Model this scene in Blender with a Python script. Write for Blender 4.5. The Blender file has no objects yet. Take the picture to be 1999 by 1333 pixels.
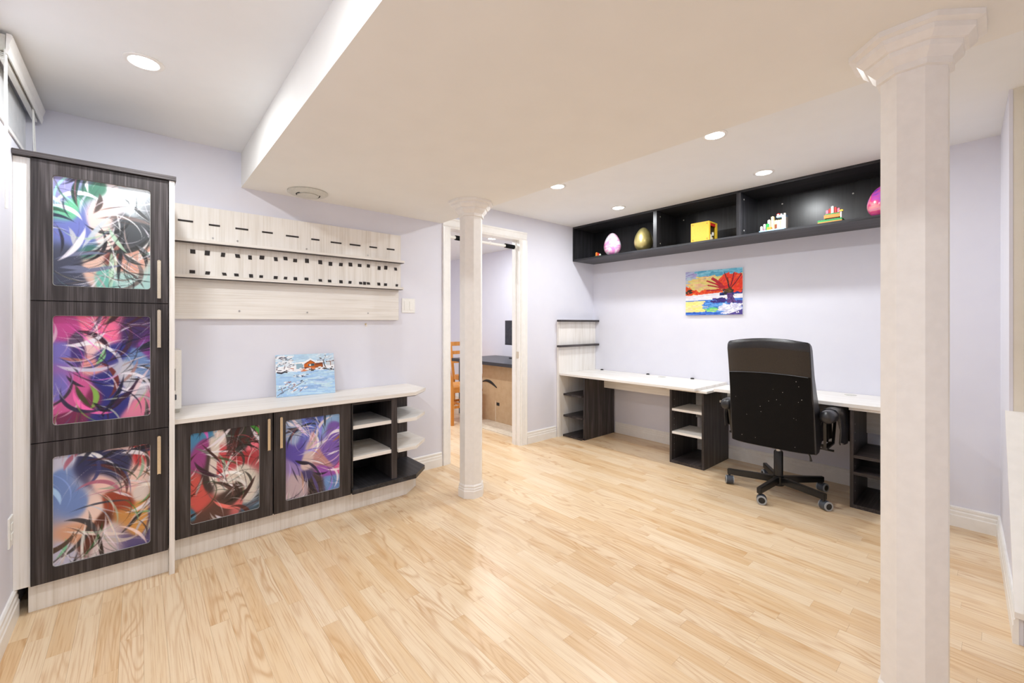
import bpy, bmesh, math, random
import numpy as np
from mathutils import Vector, Matrix

# ------------------------------------------------------------------ camera, world, exposure
S = bpy.context.scene
COL = S.collection
CAM_H = 1.2
YAW = 0.853
F_PX = 834.8
cam_d = bpy.data.cameras.new('camera'); cam = bpy.data.objects.new('camera', cam_d); COL.objects.link(cam)
cam.location = (0, 0, CAM_H)
cam.rotation_euler = (math.pi / 2, 0, YAW - math.pi / 2)
cam_d.sensor_width = 36.0
cam_d.lens = F_PX / 1999.0 * 36.0
cam_d.shift_y = -34.5 / 1999.0
cam_d.clip_start = 0.05
S.camera = cam
w = bpy.data.worlds.new('world'); S.world = w; w.use_nodes = True
w.node_tree.nodes['Background'].inputs[0].default_value = (0.75, 0.8, 0.9, 1)
w.node_tree.nodes['Background'].inputs[1].default_value = 0.6
S.view_settings.view_transform = 'Standard'
S.view_settings.look = 'None'
S.view_settings.gamma = 1.0
S.view_settings.exposure = 0.72
S.view_settings.use_curve_mapping = False
LAMP_W = 5.4            # watts of each recessed pot light
LAMP_COL = (0.955, 0.985, 1.0)
try:
    S.cycles.max_bounces = 16; S.cycles.diffuse_bounces = 10; S.cycles.glossy_bounces = 6
except Exception:
    pass

# ------------------------------------------------------------------ mesh helpers
class MB:
    """collects shapes in world coordinates; build() links them as ONE mesh object"""
    def __init__(s): s.bm = bmesh.new()
    def _hull(s, vs, fs):
        v = [s.bm.verts.new(p) for p in vs]
        for f in fs:
            try: s.bm.faces.new([v[i] for i in f])
            except ValueError: pass
        return v
    def box(s, x0, x1, y0, y1, z0, z1):
        x0, x1 = min(x0, x1), max(x0, x1); y0, y1 = min(y0, y1), max(y0, y1); z0, z1 = min(z0, z1), max(z0, z1)
        s._hull([(x0,y0,z0),(x1,y0,z0),(x1,y1,z0),(x0,y1,z0),(x0,y0,z1),(x1,y0,z1),(x1,y1,z1),(x0,y1,z1)],
                [(0,3,2,1),(4,5,6,7),(0,1,5,4),(1,2,6,5),(2,3,7,6),(3,0,4,7)])
        return s
    def prism(s, pts, a0, a1, axis='Z'):
        """polygon pts extruded along axis; pts are (x,y) for Z, (x,z) for Y, (y,z) for X"""
        n = len(pts)
        def P(p, a):
            return {'Z': (p[0], p[1], a), 'Y': (p[0], a, p[1]), 'X': (a, p[0], p[1])}[axis]
        vs = [P(p, a0) for p in pts] + [P(p, a1) for p in pts]
        fs = [tuple(range(n))[::-1], tuple(range(n, 2 * n))] + [(i, (i + 1) % n, n + (i + 1) % n, n + i) for i in range(n)]
        s._hull(vs, fs)
        return s
    def lathe(s, c, prof, n=24, axis='Z', rot0=0.0, cap=True):
        """profile [(r, h)] turned about axis through c"""
        rings = []
        for r, h in prof:
            ring = []
            for i in range(n):
                a = rot0 + 2 * math.pi * i / n
                p = (r * math.cos(a), r * math.sin(a), h)
                if axis == 'X': p = (p[2], p[0], p[1])
                elif axis == 'Y': p = (p[0], p[2], p[1])
                ring.append(s.bm.verts.new((c[0] + p[0], c[1] + p[1], c[2] + p[2])))
            rings.append(ring)
        for a, b in zip(rings, rings[1:]):
            for i in range(n):
                s.bm.faces.new((a[i], a[(i + 1) % n], b[(i + 1) % n], b[i]))
        if cap:
            s.bm.faces.new(rings[0][::-1]); s.bm.faces.new(rings[-1])
        return s
    def tube(s, path, r, n=8):
        path = [Vector(p) for p in path]; rings = []
        for i, p in enumerate(path):
            t = (path[min(i + 1, len(path) - 1)] - path[max(i - 1, 0)]).normalized()
            u = t.cross(Vector((0, 0, 1)))
            if u.length < 1e-3: u = t.cross(Vector((1, 0, 0)))
            u.normalize(); v = t.cross(u)
            rr = r[i] if isinstance(r, (list, tuple)) else r
            rings.append([s.bm.verts.new(p + (u * math.cos(2 * math.pi * k / n) + v * math.sin(2 * math.pi * k / n)) * rr) for k in range(n)])
        for a, b in zip(rings, rings[1:]):
            for k in range(n):
                s.bm.faces.new((a[k], a[(k + 1) % n], b[(k + 1) % n], b[k]))
        s.bm.faces.new(rings[0][::-1]); s.bm.faces.new(rings[-1])
        return s
    def bar(s, p, q, wdt, hgt, w2=None, h2=None):
        """rectangular bar from p to q, width across, height up"""
        p, q = Vector(p), Vector(q); t = (q - p).normalized()
        u = t.cross(Vector((0, 0, 1)))
        if u.length < 1e-3: u = Vector((1, 0, 0))
        u.normalize(); v = u.cross(t).normalized()
        w2 = w2 or wdt; h2 = h2 or hgt
        vs = []
        for c, a, b in ((p, wdt / 2, hgt / 2), (q, w2 / 2, h2 / 2)):
            vs += [c - u * a - v * b, c + u * a - v * b, c + u * a + v * b, c - u * a + v * b]
        s._hull(vs, [(0, 3, 2, 1), (4, 5, 6, 7), (0, 1, 5, 4), (1, 2, 6, 5), (2, 3, 7, 6), (3, 0, 4, 7)])
        return s
    def loft(s, rings, cap=True):
        R = [[s.bm.verts.new(p) for p in ring] for ring in rings]; n = len(R[0])
        for a, b in zip(R, R[1:]):
            for k in range(n):
                s.bm.faces.new((a[k], a[(k + 1) % n], b[(k + 1) % n], b[k]))
        if cap:
            s.bm.faces.new(R[0][::-1]); s.bm.faces.new(R[-1])
        return s
    def frame(s, X0, X1, Z0, Z1, x0, x1, z0, z1, y0, y1, rad=0.012, k=5):
        """panel in the XZ plane with a round-cornered hole"""
        inner = []
        for cx, cz, a0 in ((x0 + rad, z0 + rad, math.pi), (x1 - rad, z0 + rad, 1.5 * math.pi), (x1 - rad, z1 - rad, 0), (x0 + rad, z1 - rad, .5 * math.pi)):
            inner.append([(cx + rad * math.cos(a0 + j * math.pi / 2 / k), cz + rad * math.sin(a0 + j * math.pi / 2 / k)) for j in range(k + 1)])
        outer = [(X0, Z0), (X1, Z0), (X1, Z1), (X0, Z1)]
        V = {}
        for side, y in (('f', y0), ('b', y1)):
            V[side] = ([s.bm.verts.new((p[0], y, p[1])) for p in outer], [[s.bm.verts.new((p[0], y, p[1])) for p in c] for c in inner])
        for side in 'fb':
            o, inn = V[side]
            for i in range(4):
                for j in range(k): s.bm.faces.new((o[i], inn[i][j], inn[i][j + 1]))
                i2 = (i + 1) % 4
                s.bm.faces.new((o[i], inn[i][k], inn[i2][0], o[i2]))
        of, ob = V['f'][0], V['b'][0]
        for i in range(4): s.bm.faces.new((of[i], of[(i + 1) % 4], ob[(i + 1) % 4], ob[i]))
        lf = [v for c in V['f'][1] for v in c]; lb = [v for c in V['b'][1] for v in c]; n = len(lf)
        for i in range(n): s.bm.faces.new((lf[i], lf[(i + 1) % n], lb[(i + 1) % n], lb[i]))
        return s
    def build(s, name, mat, parent=None, bevel=0.0, smooth=None, xf=None):
        bm = s.bm
        if xf is not None: bm.transform(xf)
        bmesh.ops.recalc_face_normals(bm, faces=bm.faces[:])
        if bevel > 0:
            es = [e for e in bm.edges if len(e.link_faces) == 2 and e.calc_face_angle(0) > 0.6]
            bmesh.ops.bevel(bm, geom=es, offset=bevel, segments=2, affect='EDGES', clamp_overlap=True)
        if parent is not None:
            o0 = WLOC.get(parent.name, Vector((0, 0, 0)))
        else:
            xs = [v.co for v in bm.verts]
            o0 = Vector((sum(v.x for v in xs) / len(xs), sum(v.y for v in xs) / len(xs), min(v.z for v in xs)))
        bm.transform(Matrix.Translation(-o0))
        me = bpy.data.meshes.new(name); bm.to_mesh(me); bm.free()
        if smooth:
            me.shade_smooth(); me.set_sharp_from_angle(angle=smooth)
        if mat is not None: me.materials.append(mat)
        ob = bpy.data.objects.new(name, me); COL.objects.link(ob)
        if parent is not None:
            ob.parent = parent; WLOC[ob.name] = o0
        else:
            ob.location = o0; WLOC[ob.name] = o0
        return ob
WLOC = {}
def box(name, x0, x1, y0, y1, z0, z1, mat, parent=None, bevel=0.0):
    return MB().box(x0, x1, y0, y1, z0, z1).build(name, mat, parent, bevel)
def empty(name, loc):
    o = bpy.data.objects.new(name, None); COL.objects.link(o); o.location = loc; o.empty_display_size = 0.1
    WLOC[o.name] = Vector(loc); return o
def tag(o, label=None, cat=None, group=None, kind=None):
    if label: o['label'] = label
    if cat: o['category'] = cat
    if group: o['group'] = group
    if kind: o['kind'] = kind
    return o
def struct(o, label, cat):
    return tag(o, label, cat, kind='structure')
SM = math.radians(40)

# ------------------------------------------------------------------ materials
def srgb(r, g, b):
    f = lambda c: (c / 255 / 12.92) if c / 255 <= .04045 else ((c / 255 + .055) / 1.055) ** 2.4
    return (f(r), f(g), f(b), 1)
def new_mat(name, rough=0.5, spec=0.5, metal=0.0):
    m = bpy.data.materials.new(name); m.use_nodes = True
    b = m.node_tree.nodes['Principled BSDF']
    b.inputs['Roughness'].default_value = rough; b.inputs['Metallic'].default_value = metal
    b.inputs['Specular IOR Level'].default_value = spec
    return m, m.node_tree.nodes, m.node_tree.links, b
def noise_mat(name, c0, c1, scale=(6, 6, 6), nscale=1.0, detail=3, rough=0.5, spec=0.5, metal=0.0, bump=0.0, lo=.35, hi=.65, bscale=None):
    """two-colour noise over world position, optional fine bump"""
    m, N, L, b = new_mat(name, rough, spec, metal)
    g = N.new('ShaderNodeNewGeometry'); mp = N.new('ShaderNodeMapping'); mp.inputs['Scale'].default_value = scale
    L.new(g.outputs['Position'], mp.inputs['Vector'])
    n = N.new('ShaderNodeTexNoise'); n.inputs['Scale'].default_value = nscale; n.inputs['Detail'].default_value = detail
    L.new(mp.outputs[0], n.inputs['Vector'])
    r = N.new('ShaderNodeValToRGB'); r.color_ramp.elements[0].position = lo; r.color_ramp.elements[1].position = hi
    r.color_ramp.elements[0].color = c0; r.color_ramp.elements[1].color = c1
    L.new(n.outputs['Fac'], r.inputs['Fac']); L.new(r.outputs['Color'], b.inputs['Base Color'])
    if bump > 0:
        bp = N.new('ShaderNodeBump'); bp.inputs['Strength'].default_value = bump; bp.inputs['Distance'].default_value = 0.002
        src = n
        if bscale:
            src = N.new('ShaderNodeTexNoise'); src.inputs['Scale'].default_value = bscale; src.inputs['Detail'].default_value = 2
            L.new(g.outputs['Position'], src.inputs['Vector'])
        L.new(src.outputs['Fac'], bp.inputs['Height']); L.new(bp.outputs['Normal'], b.inputs['Normal'])
    return m
def grain_mat(name, cols, axis='Z', fine=220.0, rough=0.45, wave=0.5, bump=0.15, spec=0.4):
    """laminate wood: streaks drawn out along one axis, broad figure under fine lines"""
    m, N, L, b = new_mat(name, rough, spec)
    g = N.new('ShaderNodeNewGeometry')
    def streak(across, along, detail, dist=0.0):
        mp = N.new('ShaderNodeMapping'); sc = [across] * 3; sc['XYZ'.index(axis)] = along; mp.inputs['Scale'].default_value = sc
        L.new(g.outputs['Position'], mp.inputs['Vector'])
        n = N.new('ShaderNodeTexNoise'); n.inputs['Scale'].default_value = 1; n.inputs['Detail'].default_value = detail
        n.inputs['Distortion'].default_value = dist
        L.new(mp.outputs[0], n.inputs['Vector']); return n
    n1 = streak(fine, 3.0, 3); n2 = streak(fine * .16, 1.6, 4, .8)
    mx = N.new('ShaderNodeMix'); mx.data_type = 'FLOAT'; mx.inputs[0].default_value = wave
    L.new(n1.outputs['Fac'], mx.inputs[2]); L.new(n2.outputs['Fac'], mx.inputs[3])
    r = N.new('ShaderNodeValToRGB'); e = r.color_ramp.elements
    while len(e) < len(cols): e.new(.5)
    for i, c in enumerate(cols):
        e[i].position = .34 + .32 * i / (len(cols) - 1); e[i].color = c
    L.new(mx.outputs[0], r.inputs['Fac']); L.new(r.outputs['Color'], b.inputs['Base Color'])
    if bump:
        bp = N.new('ShaderNodeBump'); bp.inputs['Strength'].default_value = bump; bp.inputs['Distance'].default_value = .001
        L.new(n1.outputs['Fac'], bp.inputs['Height']); L.new(bp.outputs['Normal'], b.inputs['Normal'])
    return m
def emit_mat(name, col, strength):
    m, N, L, b = new_mat(name, .5)
    b.inputs['Base Color'].default_value = col; b.inputs['Emission Color'].default_value = col; b.inputs['Emission Strength'].default_value = strength
    return m
def canvas_mat(name, rough=.5, spec=.3):
    m, N, L, b = new_mat(name, rough, spec)
    a = N.new('ShaderNodeAttribute'); a.attribute_name = 'paint'; L.new(a.outputs['Color'], b.inputs['Base Color'])
    return m
def plank_mat():
    m, N, L, b = new_mat('oak_laminate', .30, .5)
    g = N.new('ShaderNodeNewGeometry'); at = N.new('ShaderNodeAttribute'); at.attribute_name = 'plank_tone'
    sep = N.new('ShaderNodeSeparateColor'); L.new(at.outputs['Color'], sep.inputs[0])
    off = N.new('ShaderNodeVectorMath'); off.operation = 'MULTIPLY'; off.inputs[1].default_value = (7.0, 37.0, 11.0); L.new(at.outputs['Color'], off.inputs[0])
    add = N.new('ShaderNodeVectorMath'); add.operation = 'ADD'; L.new(g.outputs['Position'], add.inputs[0]); L.new(off.outputs[0], add.inputs[1])
    def mapped(sc):
        mp = N.new('ShaderNodeMapping'); mp.inputs['Scale'].default_value = sc; L.new(add.outputs[0], mp.inputs['Vector']); return mp
    # cathedral figure: contour lines of a stretched noise field
    n = N.new('ShaderNodeTexNoise'); n.inputs['Scale'].default_value = 1; n.inputs['Detail'].default_value = 1.2; L.new(mapped((11, 1.5, 1)).outputs[0], n.inputs['Vector'])
    mul = N.new('ShaderNodeMath'); mul.operation = 'MULTIPLY'; mul.inputs[1].default_value = 70; L.new(n.outputs['Fac'], mul.inputs[0])
    sn = N.new('ShaderNodeMath'); sn.operation = 'SINE'; L.new(mul.outputs[0], sn.inputs[0])
    ma = N.new('ShaderNodeMapRange'); ma.inputs['From Min'].default_value = -1; ma.inputs['From Max'].default_value = 1; L.new(sn.outputs[0], ma.inputs['Value'])
    pw = N.new('ShaderNodeMath'); pw.operation = 'POWER'; pw.inputs[1].default_value = 3.0; L.new(ma.outputs[0], pw.inputs[0])
    # fine pores
    n2 = N.new('ShaderNodeTexNoise'); n2.inputs['Scale'].default_value = 1; n2.inputs['Detail'].default_value = 4; L.new(mapped((230, 5, 1)).outputs[0], n2.inputs['Vector'])
    n3 = N.new('ShaderNodeTexNoise'); n3.inputs['Scale'].default_value = 1; n3.inputs['Detail'].default_value = 2; L.new(mapped((26, 2.2, 1)).outputs[0], n3.inputs['Vector'])
    base = N.new('ShaderNodeValToRGB'); e = base.color_ramp.elements
    e[0].position = -0.0; e[0].color = FLOOR_C[0]; e[1].position = 1; e[1].color = FLOOR_C[2]; k = e.new(.35); k.color = FLOOR_C[1]
    L.new(sep.outputs[0], base.inputs['Fac'])
    def mixc(fac, a, bcol, k, mode='MIX'):
        mx = N.new('ShaderNodeMix'); mx.data_type = 'RGBA'; mx.blend_type = mode
        f = N.new('ShaderNodeMath'); f.operation = 'MULTIPLY'; f.inputs[1].default_value = k; L.new(fac, f.inputs[0]); L.new(f.outputs[0], mx.inputs[0])
        L.new(a, mx.inputs[6]); mx.inputs[7].default_value = bcol; return mx.outputs[2]
    figfac = N.new('ShaderNodeMath'); figfac.operation = 'MULTIPLY'; L.new(pw.outputs[0], figfac.inputs[0]); L.new(sep.outputs[1], figfac.inputs[1])
    c = mixc(figfac.outputs[0], base.outputs['Color'], FLOOR_C[3], .62)
    r2 = N.new('ShaderNodeMapRange'); r2.inputs['From Min'].default_value = .48; r2.inputs['From Max'].default_value = .72; L.new(n2.outputs['Fac'], r2.inputs['Value'])
    c = mixc(r2.outputs[0], c, FLOOR_C[3], .6)
    r3 = N.new('ShaderNodeMapRange'); r3.inputs['From Min'].default_value = .45; r3.inputs['From Max'].default_value = .7; L.new(n3.outputs['Fac'], r3.inputs['Value'])
    c = mixc(r3.outputs[0], c, FLOOR_C[2], .45)
    L.new(c, b.inputs['Base Color'])
    bp = N.new('ShaderNodeBump'); bp.inputs['Strength'].default_value = .06; bp.inputs['Distance'].default_value = .001
    L.new(n2.outputs['Fac'], bp.inputs['Height']); L.new(bp.outputs['Normal'], b.inputs['Normal'])
    return m
FLOOR_C = [srgb(222, 189, 146), srgb(231, 204, 166), srgb(237, 216, 185), srgb(192, 144, 92)]

M = {}
M['wall'] = noise_mat('lavender_wall_paint', srgb(224, 225, 236), srgb(226, 227, 237), nscale=1.2, rough=.6, spec=.25)
M['ceil'] = noise_mat('white_ceiling_paint', srgb(236, 238, 239), srgb(238, 240, 241), nscale=1, rough=.75, spec=.2)
M['beige'] = noise_mat('beige_wall_paint', srgb(226, 222, 210), srgb(230, 226, 215), nscale=2, rough=.6, spec=.2)
M['bulkhead'] = noise_mat('bulkhead_white_shade_tint', srgb(236, 235, 231), srgb(238, 237, 233), nscale=1, rough=.75, spec=.2)  # beam colour warmed to imitate the shade and floor bounce on its underside
M['trim'] = noise_mat('white_trim_enamel', srgb(240, 239, 236), srgb(244, 243, 240), nscale=4, rough=.32, spec=.5)
M['column'] = noise_mat('white_column_enamel', srgb(238, 236, 233), srgb(242, 240, 237), nscale=5, rough=.36, spec=.5)
M['plank'] = plank_mat()
M['subfloor'] = noise_mat('dark_underlay', srgb(120, 86, 52), srgb(140, 100, 62), nscale=10, rough=.9)
dk = [srgb(30, 26, 26), srgb(55, 49, 49), srgb(92, 86, 87)]
for a in 'XYZ':
    M['dark' + a] = grain_mat('charcoal_wood_laminate_' + a, dk, a, 200, .42)
    M['pale' + a] = grain_mat('cream_wood_laminate_' + a, [srgb(222, 217, 209), srgb(238, 235, 230), srgb(244, 242, 239)], a, 150, .4, bump=.05)
for a in 'YZ': M['shelf' + a] = grain_mat('black_wood_laminate_' + a, [srgb(26, 26, 28), srgb(44, 44, 48), srgb(76, 76, 82)], a, 200, .38)
M['black_lam'] = grain_mat('black_shelf_laminate', [srgb(20, 20, 22), srgb(30, 30, 33), srgb(40, 40, 44)], 'Z', 160, .3, spec=.5)
M['void'] = noise_mat('dark_gap', srgb(18, 16, 15), srgb(26, 23, 21), nscale=30, rough=.9)
M['brass'] = noise_mat('brushed_champagne_metal', srgb(222, 208, 180), srgb(236, 226, 204), nscale=80, rough=.25, metal=1.0)
M['steel'] = noise_mat('satin_steel', srgb(180, 180, 182), srgb(205, 205, 206), nscale=60, rough=.3, metal=1.0)
M['whiteplastic'] = noise_mat('white_plastic', srgb(238, 238, 234), srgb(243, 243, 240), nscale=20, rough=.35)
M['greyplastic'] = noise_mat('pale_grey_plastic', srgb(205, 204, 196), srgb(213, 212, 204), nscale=20, rough=.4)
M['blackplastic'] = noise_mat('black_plastic', srgb(22, 22, 24), srgb(30, 30, 33), nscale=30, rough=.4)
M['velcro'] = noise_mat('charcoal_hook_tape', srgb(46, 42, 42), srgb(62, 58, 58), nscale=300, rough=.9)
M['leather'] = noise_mat('black_leather', srgb(28, 28, 31), srgb(40, 40, 44), nscale=40, rough=.3, spec=.6, bump=.25, bscale=500)
M['leather_worn'] = noise_mat('worn_black_leather', srgb(44, 39, 35), srgb(60, 53, 46), nscale=60, rough=.42, spec=.4, bump=.2, bscale=600)
M['fabric'] = noise_mat('black_chair_fabric', srgb(20, 19, 19), srgb(30, 28, 27), nscale=90, rough=.9, spec=.1, bump=.3, bscale=900)
M['lint'] = noise_mat('white_lint', srgb(190, 188, 180), srgb(215, 212, 205), nscale=90, rough=.9)
M['blackmetal'] = noise_mat('black_powder_coat', srgb(20, 20, 21), srgb(27, 27, 28), nscale=60, rough=.28, spec=.55)
M['castor'] = noise_mat('blue_grey_castor_plastic', srgb(60, 66, 76), srgb(74, 80, 90), nscale=40, rough=.4)
M['castor_ring'] = noise_mat('light_grey_castor_tread', srgb(150, 155, 160), srgb(170, 174, 178), nscale=40, rough=.5)
M['orange_wood'] = grain_mat('honey_pine', [srgb(186, 118, 48), srgb(212, 142, 66), srgb(226, 162, 88)], 'Z', 90, .4)
M['cardboard'] = noise_mat('brown_cardboard', srgb(192, 164, 130), srgb(198, 172, 138), nscale=3, rough=.85, spec=.1)
M['cardboard_lt'] = noise_mat('pale_cardboard', srgb(214, 200, 178), srgb(226, 214, 194), nscale=6, rough=.85, spec=.1)
M['ink'] = noise_mat('black_print', srgb(36, 32, 30), srgb(46, 42, 40), nscale=30, rough=.8)
M['desk_black'] = noise_mat('black_desk_top', srgb(46, 48, 54), srgb(58, 60, 66), nscale=20, rough=.35)
M['screen'] = noise_mat('dark_screen', srgb(34, 36, 44), srgb(40, 42, 50), nscale=3, rough=.12, spec=.6)
M['canvas_edge'] = noise_mat('white_canvas_edge', srgb(226, 226, 226), srgb(236, 236, 236), nscale=60, rough=.8)
M['paint'] = canvas_mat('acrylic_paint', .55, .3)
M['print'] = canvas_mat('glossy_print', .22, .5)
M['gold'] = noise_mat('pearl_gold', srgb(186, 172, 110), srgb(204, 190, 132), nscale=3, rough=.28, metal=.75)
M['foam'] = noise_mat('black_foam', srgb(24, 24, 26), srgb(34, 34, 36), nscale=300, rough=.95, spec=.1)
M['pane'] = noise_mat('frosted_window_film', srgb(226, 230, 232), srgb(236, 238, 240), nscale=4, rough=.5)
def plain(n, r, g, b, rough=.35, **k):
    return noise_mat(n, srgb(r, g, b), srgb(min(255, r + 8), min(255, g + 8), min(255, b + 8)), nscale=15, rough=rough, **k)
for n, c in dict(yellow=(246, 206, 60), red=(214, 44, 36), green=(40, 150, 72), toyblue=(150, 196, 232), white=(240, 236, 224), tan=(226, 204, 150), brown=(120, 62, 36), orange=(240, 140, 50), pink=(236, 120, 150), darkgreen=(26, 82, 50), ochre=(214, 150, 50)).items():
    M['toy_' + n] = plain('toy_' + n, *c)
M['lamp_on'] = emit_mat('lit_led_diffuser', (1, .98, .95, 1), 14)

# ------------------------------------------------------------------ the setting
XL, YA, XB = -0.385, 3.12, 3.98          # left wall, far wall (with cabinets and door), right wall (with desks)
ZC, ZB = 2.265, 2.05                     # ceiling, bulkhead underside
YBACK = -1.25
XJ, YJ = 3.66, 0.36                      # projecting corner right of the desks
T = 0.11
NX0, NY1 = 1.15, 6.45                    # adjoining room
W = MB
# far wall with door opening 2.02..2.82
DX0, DX1, DZ = 2.015, 2.822, 2.022
m = MB(); m.box(XL - T, DX0 - .02, YA, YA + T, -.02, ZC + .05); m.box(DX1 + .02, XB + T, YA, YA + T, -.02, ZC + .05); m.box(DX0 - .02, DX1 + .02, YA, YA + T, DZ + .02, ZC + .05)
struct(m.build('wall_far', M['wall']), 'lavender wall behind the cabinets with the doorway', 'wall')
# left wall with a shallow window recess
WY0, WY1, WZ0, WZ1 = 2.30, 3.06, 1.968, 2.215
m = MB(); m.box(XL - T, XL, YBACK - T, WY0, -.02, ZC + .05); m.box(XL - T, XL, WY1, YA, -.02, ZC + .05)
m.box(XL - T, XL, WY0, WY1, -.02, WZ0); m.box(XL - T, XL, WY0, WY1, WZ1, ZC + .05)
struct(m.build('wall_left', M['wall']), 'lavender wall with the small high window', 'wall')
m = MB(); m.box(XB, XB + T, YJ, NY1 + T, -.02, ZC + .05)
struct(m.build('wall_right', M['wall']), 'lavender wall behind the desks and wall shelf', 'wall')
m = MB(); m.box(XJ, XB + T, -.04, YJ, -.02, ZC + .05)
struct(m.build('wall_corner', M['wall']), 'lavender wall section that juts out beyond the desks', 'wall')
# stair wall at the right edge: grazing wall, beige return, sloped white boxing
SK = Matrix(((1, 0, 0, 0), (.040, 1, 0, .005 - .040 * XJ), (0, 0, 1, 0), (0, 0, 0, 1)))   # runs a few degrees off square
m = MB(); m.prism([(2.48, -.02), (XJ, -.02), (XJ, ZC + .05), (2.985, ZC + .05), (2.985, .80), (2.48, .12)], 0, -.012, 'Y')
struct(m.build('wall_stair', M['wall'], xf=SK), 'lavender stair side wall with a sloping lower end', 'wall')
m = MB().box(2.986, XJ, YBACK, -.0125, -.02, ZC + .05)
struct(m.build('wall_stair_end', M['beige'], xf=SK), 'beige wall face beside the stair wall', 'wall')
stairbox = empty('stair_boxing', (2.46, -.3, 0))
MB().prism([(2.462, 0), (2.984, 0), (2.984, .775), (2.462, .106)], -.014, YBACK + .05, 'Y').build('casing', M['beige'], stairbox, xf=SK)
MB().prism([(2.455, .107), (2.985, .782), (2.985, .804), (2.455, .129)], .012, YBACK + .05, 'Y').build('cover_board', M['trim'], stairbox, xf=SK)
tag(stairbox, 'sloped white board covering the stair foot by the right wall', 'stair cover', kind='structure')
struct(box('wall_behind', XL - T, 2.985, YBACK - T, YBACK, -.02, ZC + .05, M['wall']), 'lavender wall behind the viewpoint', 'wall')
# adjoining room shell
m = MB(); m.box(NX0 - T, NX0, YA + T, NY1 + T, -.02, ZC + .05)
struct(m.build('wall_next_room_left', M['wall']), 'lavender side wall of the room beyond the door', 'wall')
struct(box('wall_next_room_far', NX0, XB, NY1, NY1 + T, -.02, ZC + .05, M['wall']), 'lavender end wall of the room beyond the door', 'wall')
struct(box('ceiling', XL - T, XB + T, YBACK - T, NY1 + T, ZC, ZC + .1, M['ceil']), 'flat white ceiling with recessed lights', 'ceiling')
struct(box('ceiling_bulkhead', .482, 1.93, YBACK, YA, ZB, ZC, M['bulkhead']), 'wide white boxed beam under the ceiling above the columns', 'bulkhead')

# floor: every strip its own piece
random.seed(4)
flo = struct(box('floor', XL, XB + .02, YBACK, NY1, -.03, -.0085, M['subfloor']), 'pale oak strip laminate floor', 'floor')
SW = .0665
fx, fy = math.cos(YAW), math.sin(YAW); rx, ry = math.sin(YAW), -math.cos(YAW)
def px(p):
    d = p[0] * fx + p[1] * fy; l = p[0] * rx + p[1] * ry
    if d < .15: return None
    return 999.5 + F_PX * l / d, 632 + F_PX * (CAM_H - p[2]) / d, d
strips = []
i = 0; x = XL
while x < XB - .001:
    x1 = min(x + SW, XB)
    y = YBACK + random.uniform(-.5, 0); ymax = NY1 if x1 > NX0 else YA
    while y < ymax:
        ln = random.choice((.38, .48, .60, .75)) * random.uniform(.9, 1.1)
        a, b = max(y, YBACK), min(y + ln, ymax)
        if b - a > .02:
            sc = 0
            c = px(((x + x1) / 2, (a + b) / 2, 0))
            for yy in (a, (a + b) / 2, b):
                q = px(((x + x1) / 2, yy, 0))
                if q and -20 < q[0] < 2020 and q[1] < 1345:
                    sc = max(sc, (b - a) / q[2] ** 3)
            if a > 3.2 and not (c and 870 < c[0] < 1010): sc = 0
            strips.append((sc, x, x1, a, b))
        y += ln
    x = x1
strips.sort(key=lambda t: -t[0])
def strip_mesh(lst, name):
    vs, fs, tone = [], [], []
    for _, xa, xb, ya, yb in lst:
        g = .0002; k = len(vs)
        for z in (-.0085, 0):
            vs += [(xa + g, ya + g, z), (xb - g, ya + g, z), (xb - g, yb - g, z), (xa + g, yb - g, z)]
        fs += [tuple(k + q for q in f) for f in ((0,3,2,1),(4,5,6,7),(0,1,5,4),(1,2,6,5),(2,3,7,6),(3,0,4,7))]
        t = (random.random(), random.random() ** 1.6, random.random(), 1)
        tone += [t] * 8
    o0 = WLOC['floor']
    me = bpy.data.meshes.new(name); me.from_pydata([(v[0] - o0.x, v[1] - o0.y, v[2] - o0.z) for v in vs], [], fs)
    at = me.attributes.new('plank_tone', 'FLOAT_COLOR', 'POINT'); at.data.foreach_set('color', [c for t in tone for c in t])
    me.materials.append(M['plank'])
    o = bpy.data.objects.new(name, me); COL.objects.link(o); o.parent = flo
    return o
for s_ in strips[:296]: strip_mesh([s_], 'floor_strip')
tag(strip_mesh(strips[296:], 'floor_strips_remaining'), kind='stuff')

# baseboards: stepped profile
def baseboard(name, p, q, nx, ny, label, h=.118):
    prof = [(0, 0), (.016, 0), (.016, h * .55), (.013, h * .6), (.013, h * .74), (.009, h * .8), (.011, h * .86), (.011, h * .95), (.006, h), (0, h)]
    p, q = Vector(p), Vector(q); m = MB()
    m.loft([[(c.x + nx * a, c.y + ny * a, z) for a, z in prof] for c in (p, q)])
    return struct(m.build(name, M['trim']), label, 'baseboard')
baseboard('baseboard_far', (1.62, YA), (1.93, YA), 0, -1, 'white baseboard between base cabinet and doorway')
baseboard('baseboard_far_right', (2.918, YA), (3.335, YA), 0, -1, 'white baseboard between doorway and desk unit')
baseboard('baseboard_right', (XB, YJ), (XB, 2.81), -1, 0, 'white baseboard on the wall behind the desks')
baseboard('baseboard_corner', (XJ, .005), (XJ, YJ), -1, 0, 'white baseboard on the jutting wall beside the column')
baseboard('baseboard_stair', (2.475, .005 - .04 * (XJ - 2.475)), (XJ - .016, .004), 0, 1, 'white baseboard along the stair side wall')
baseboard('baseboard_left', (XL, YBACK), (XL, 2.66), 1, 0, 'white baseboard on the left wall by the tall cabinet')
baseboard('baseboard_next_room', (XB, YA + T), (XB, NY1), -1, 0, 'white baseboard in the room beyond the door')

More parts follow.
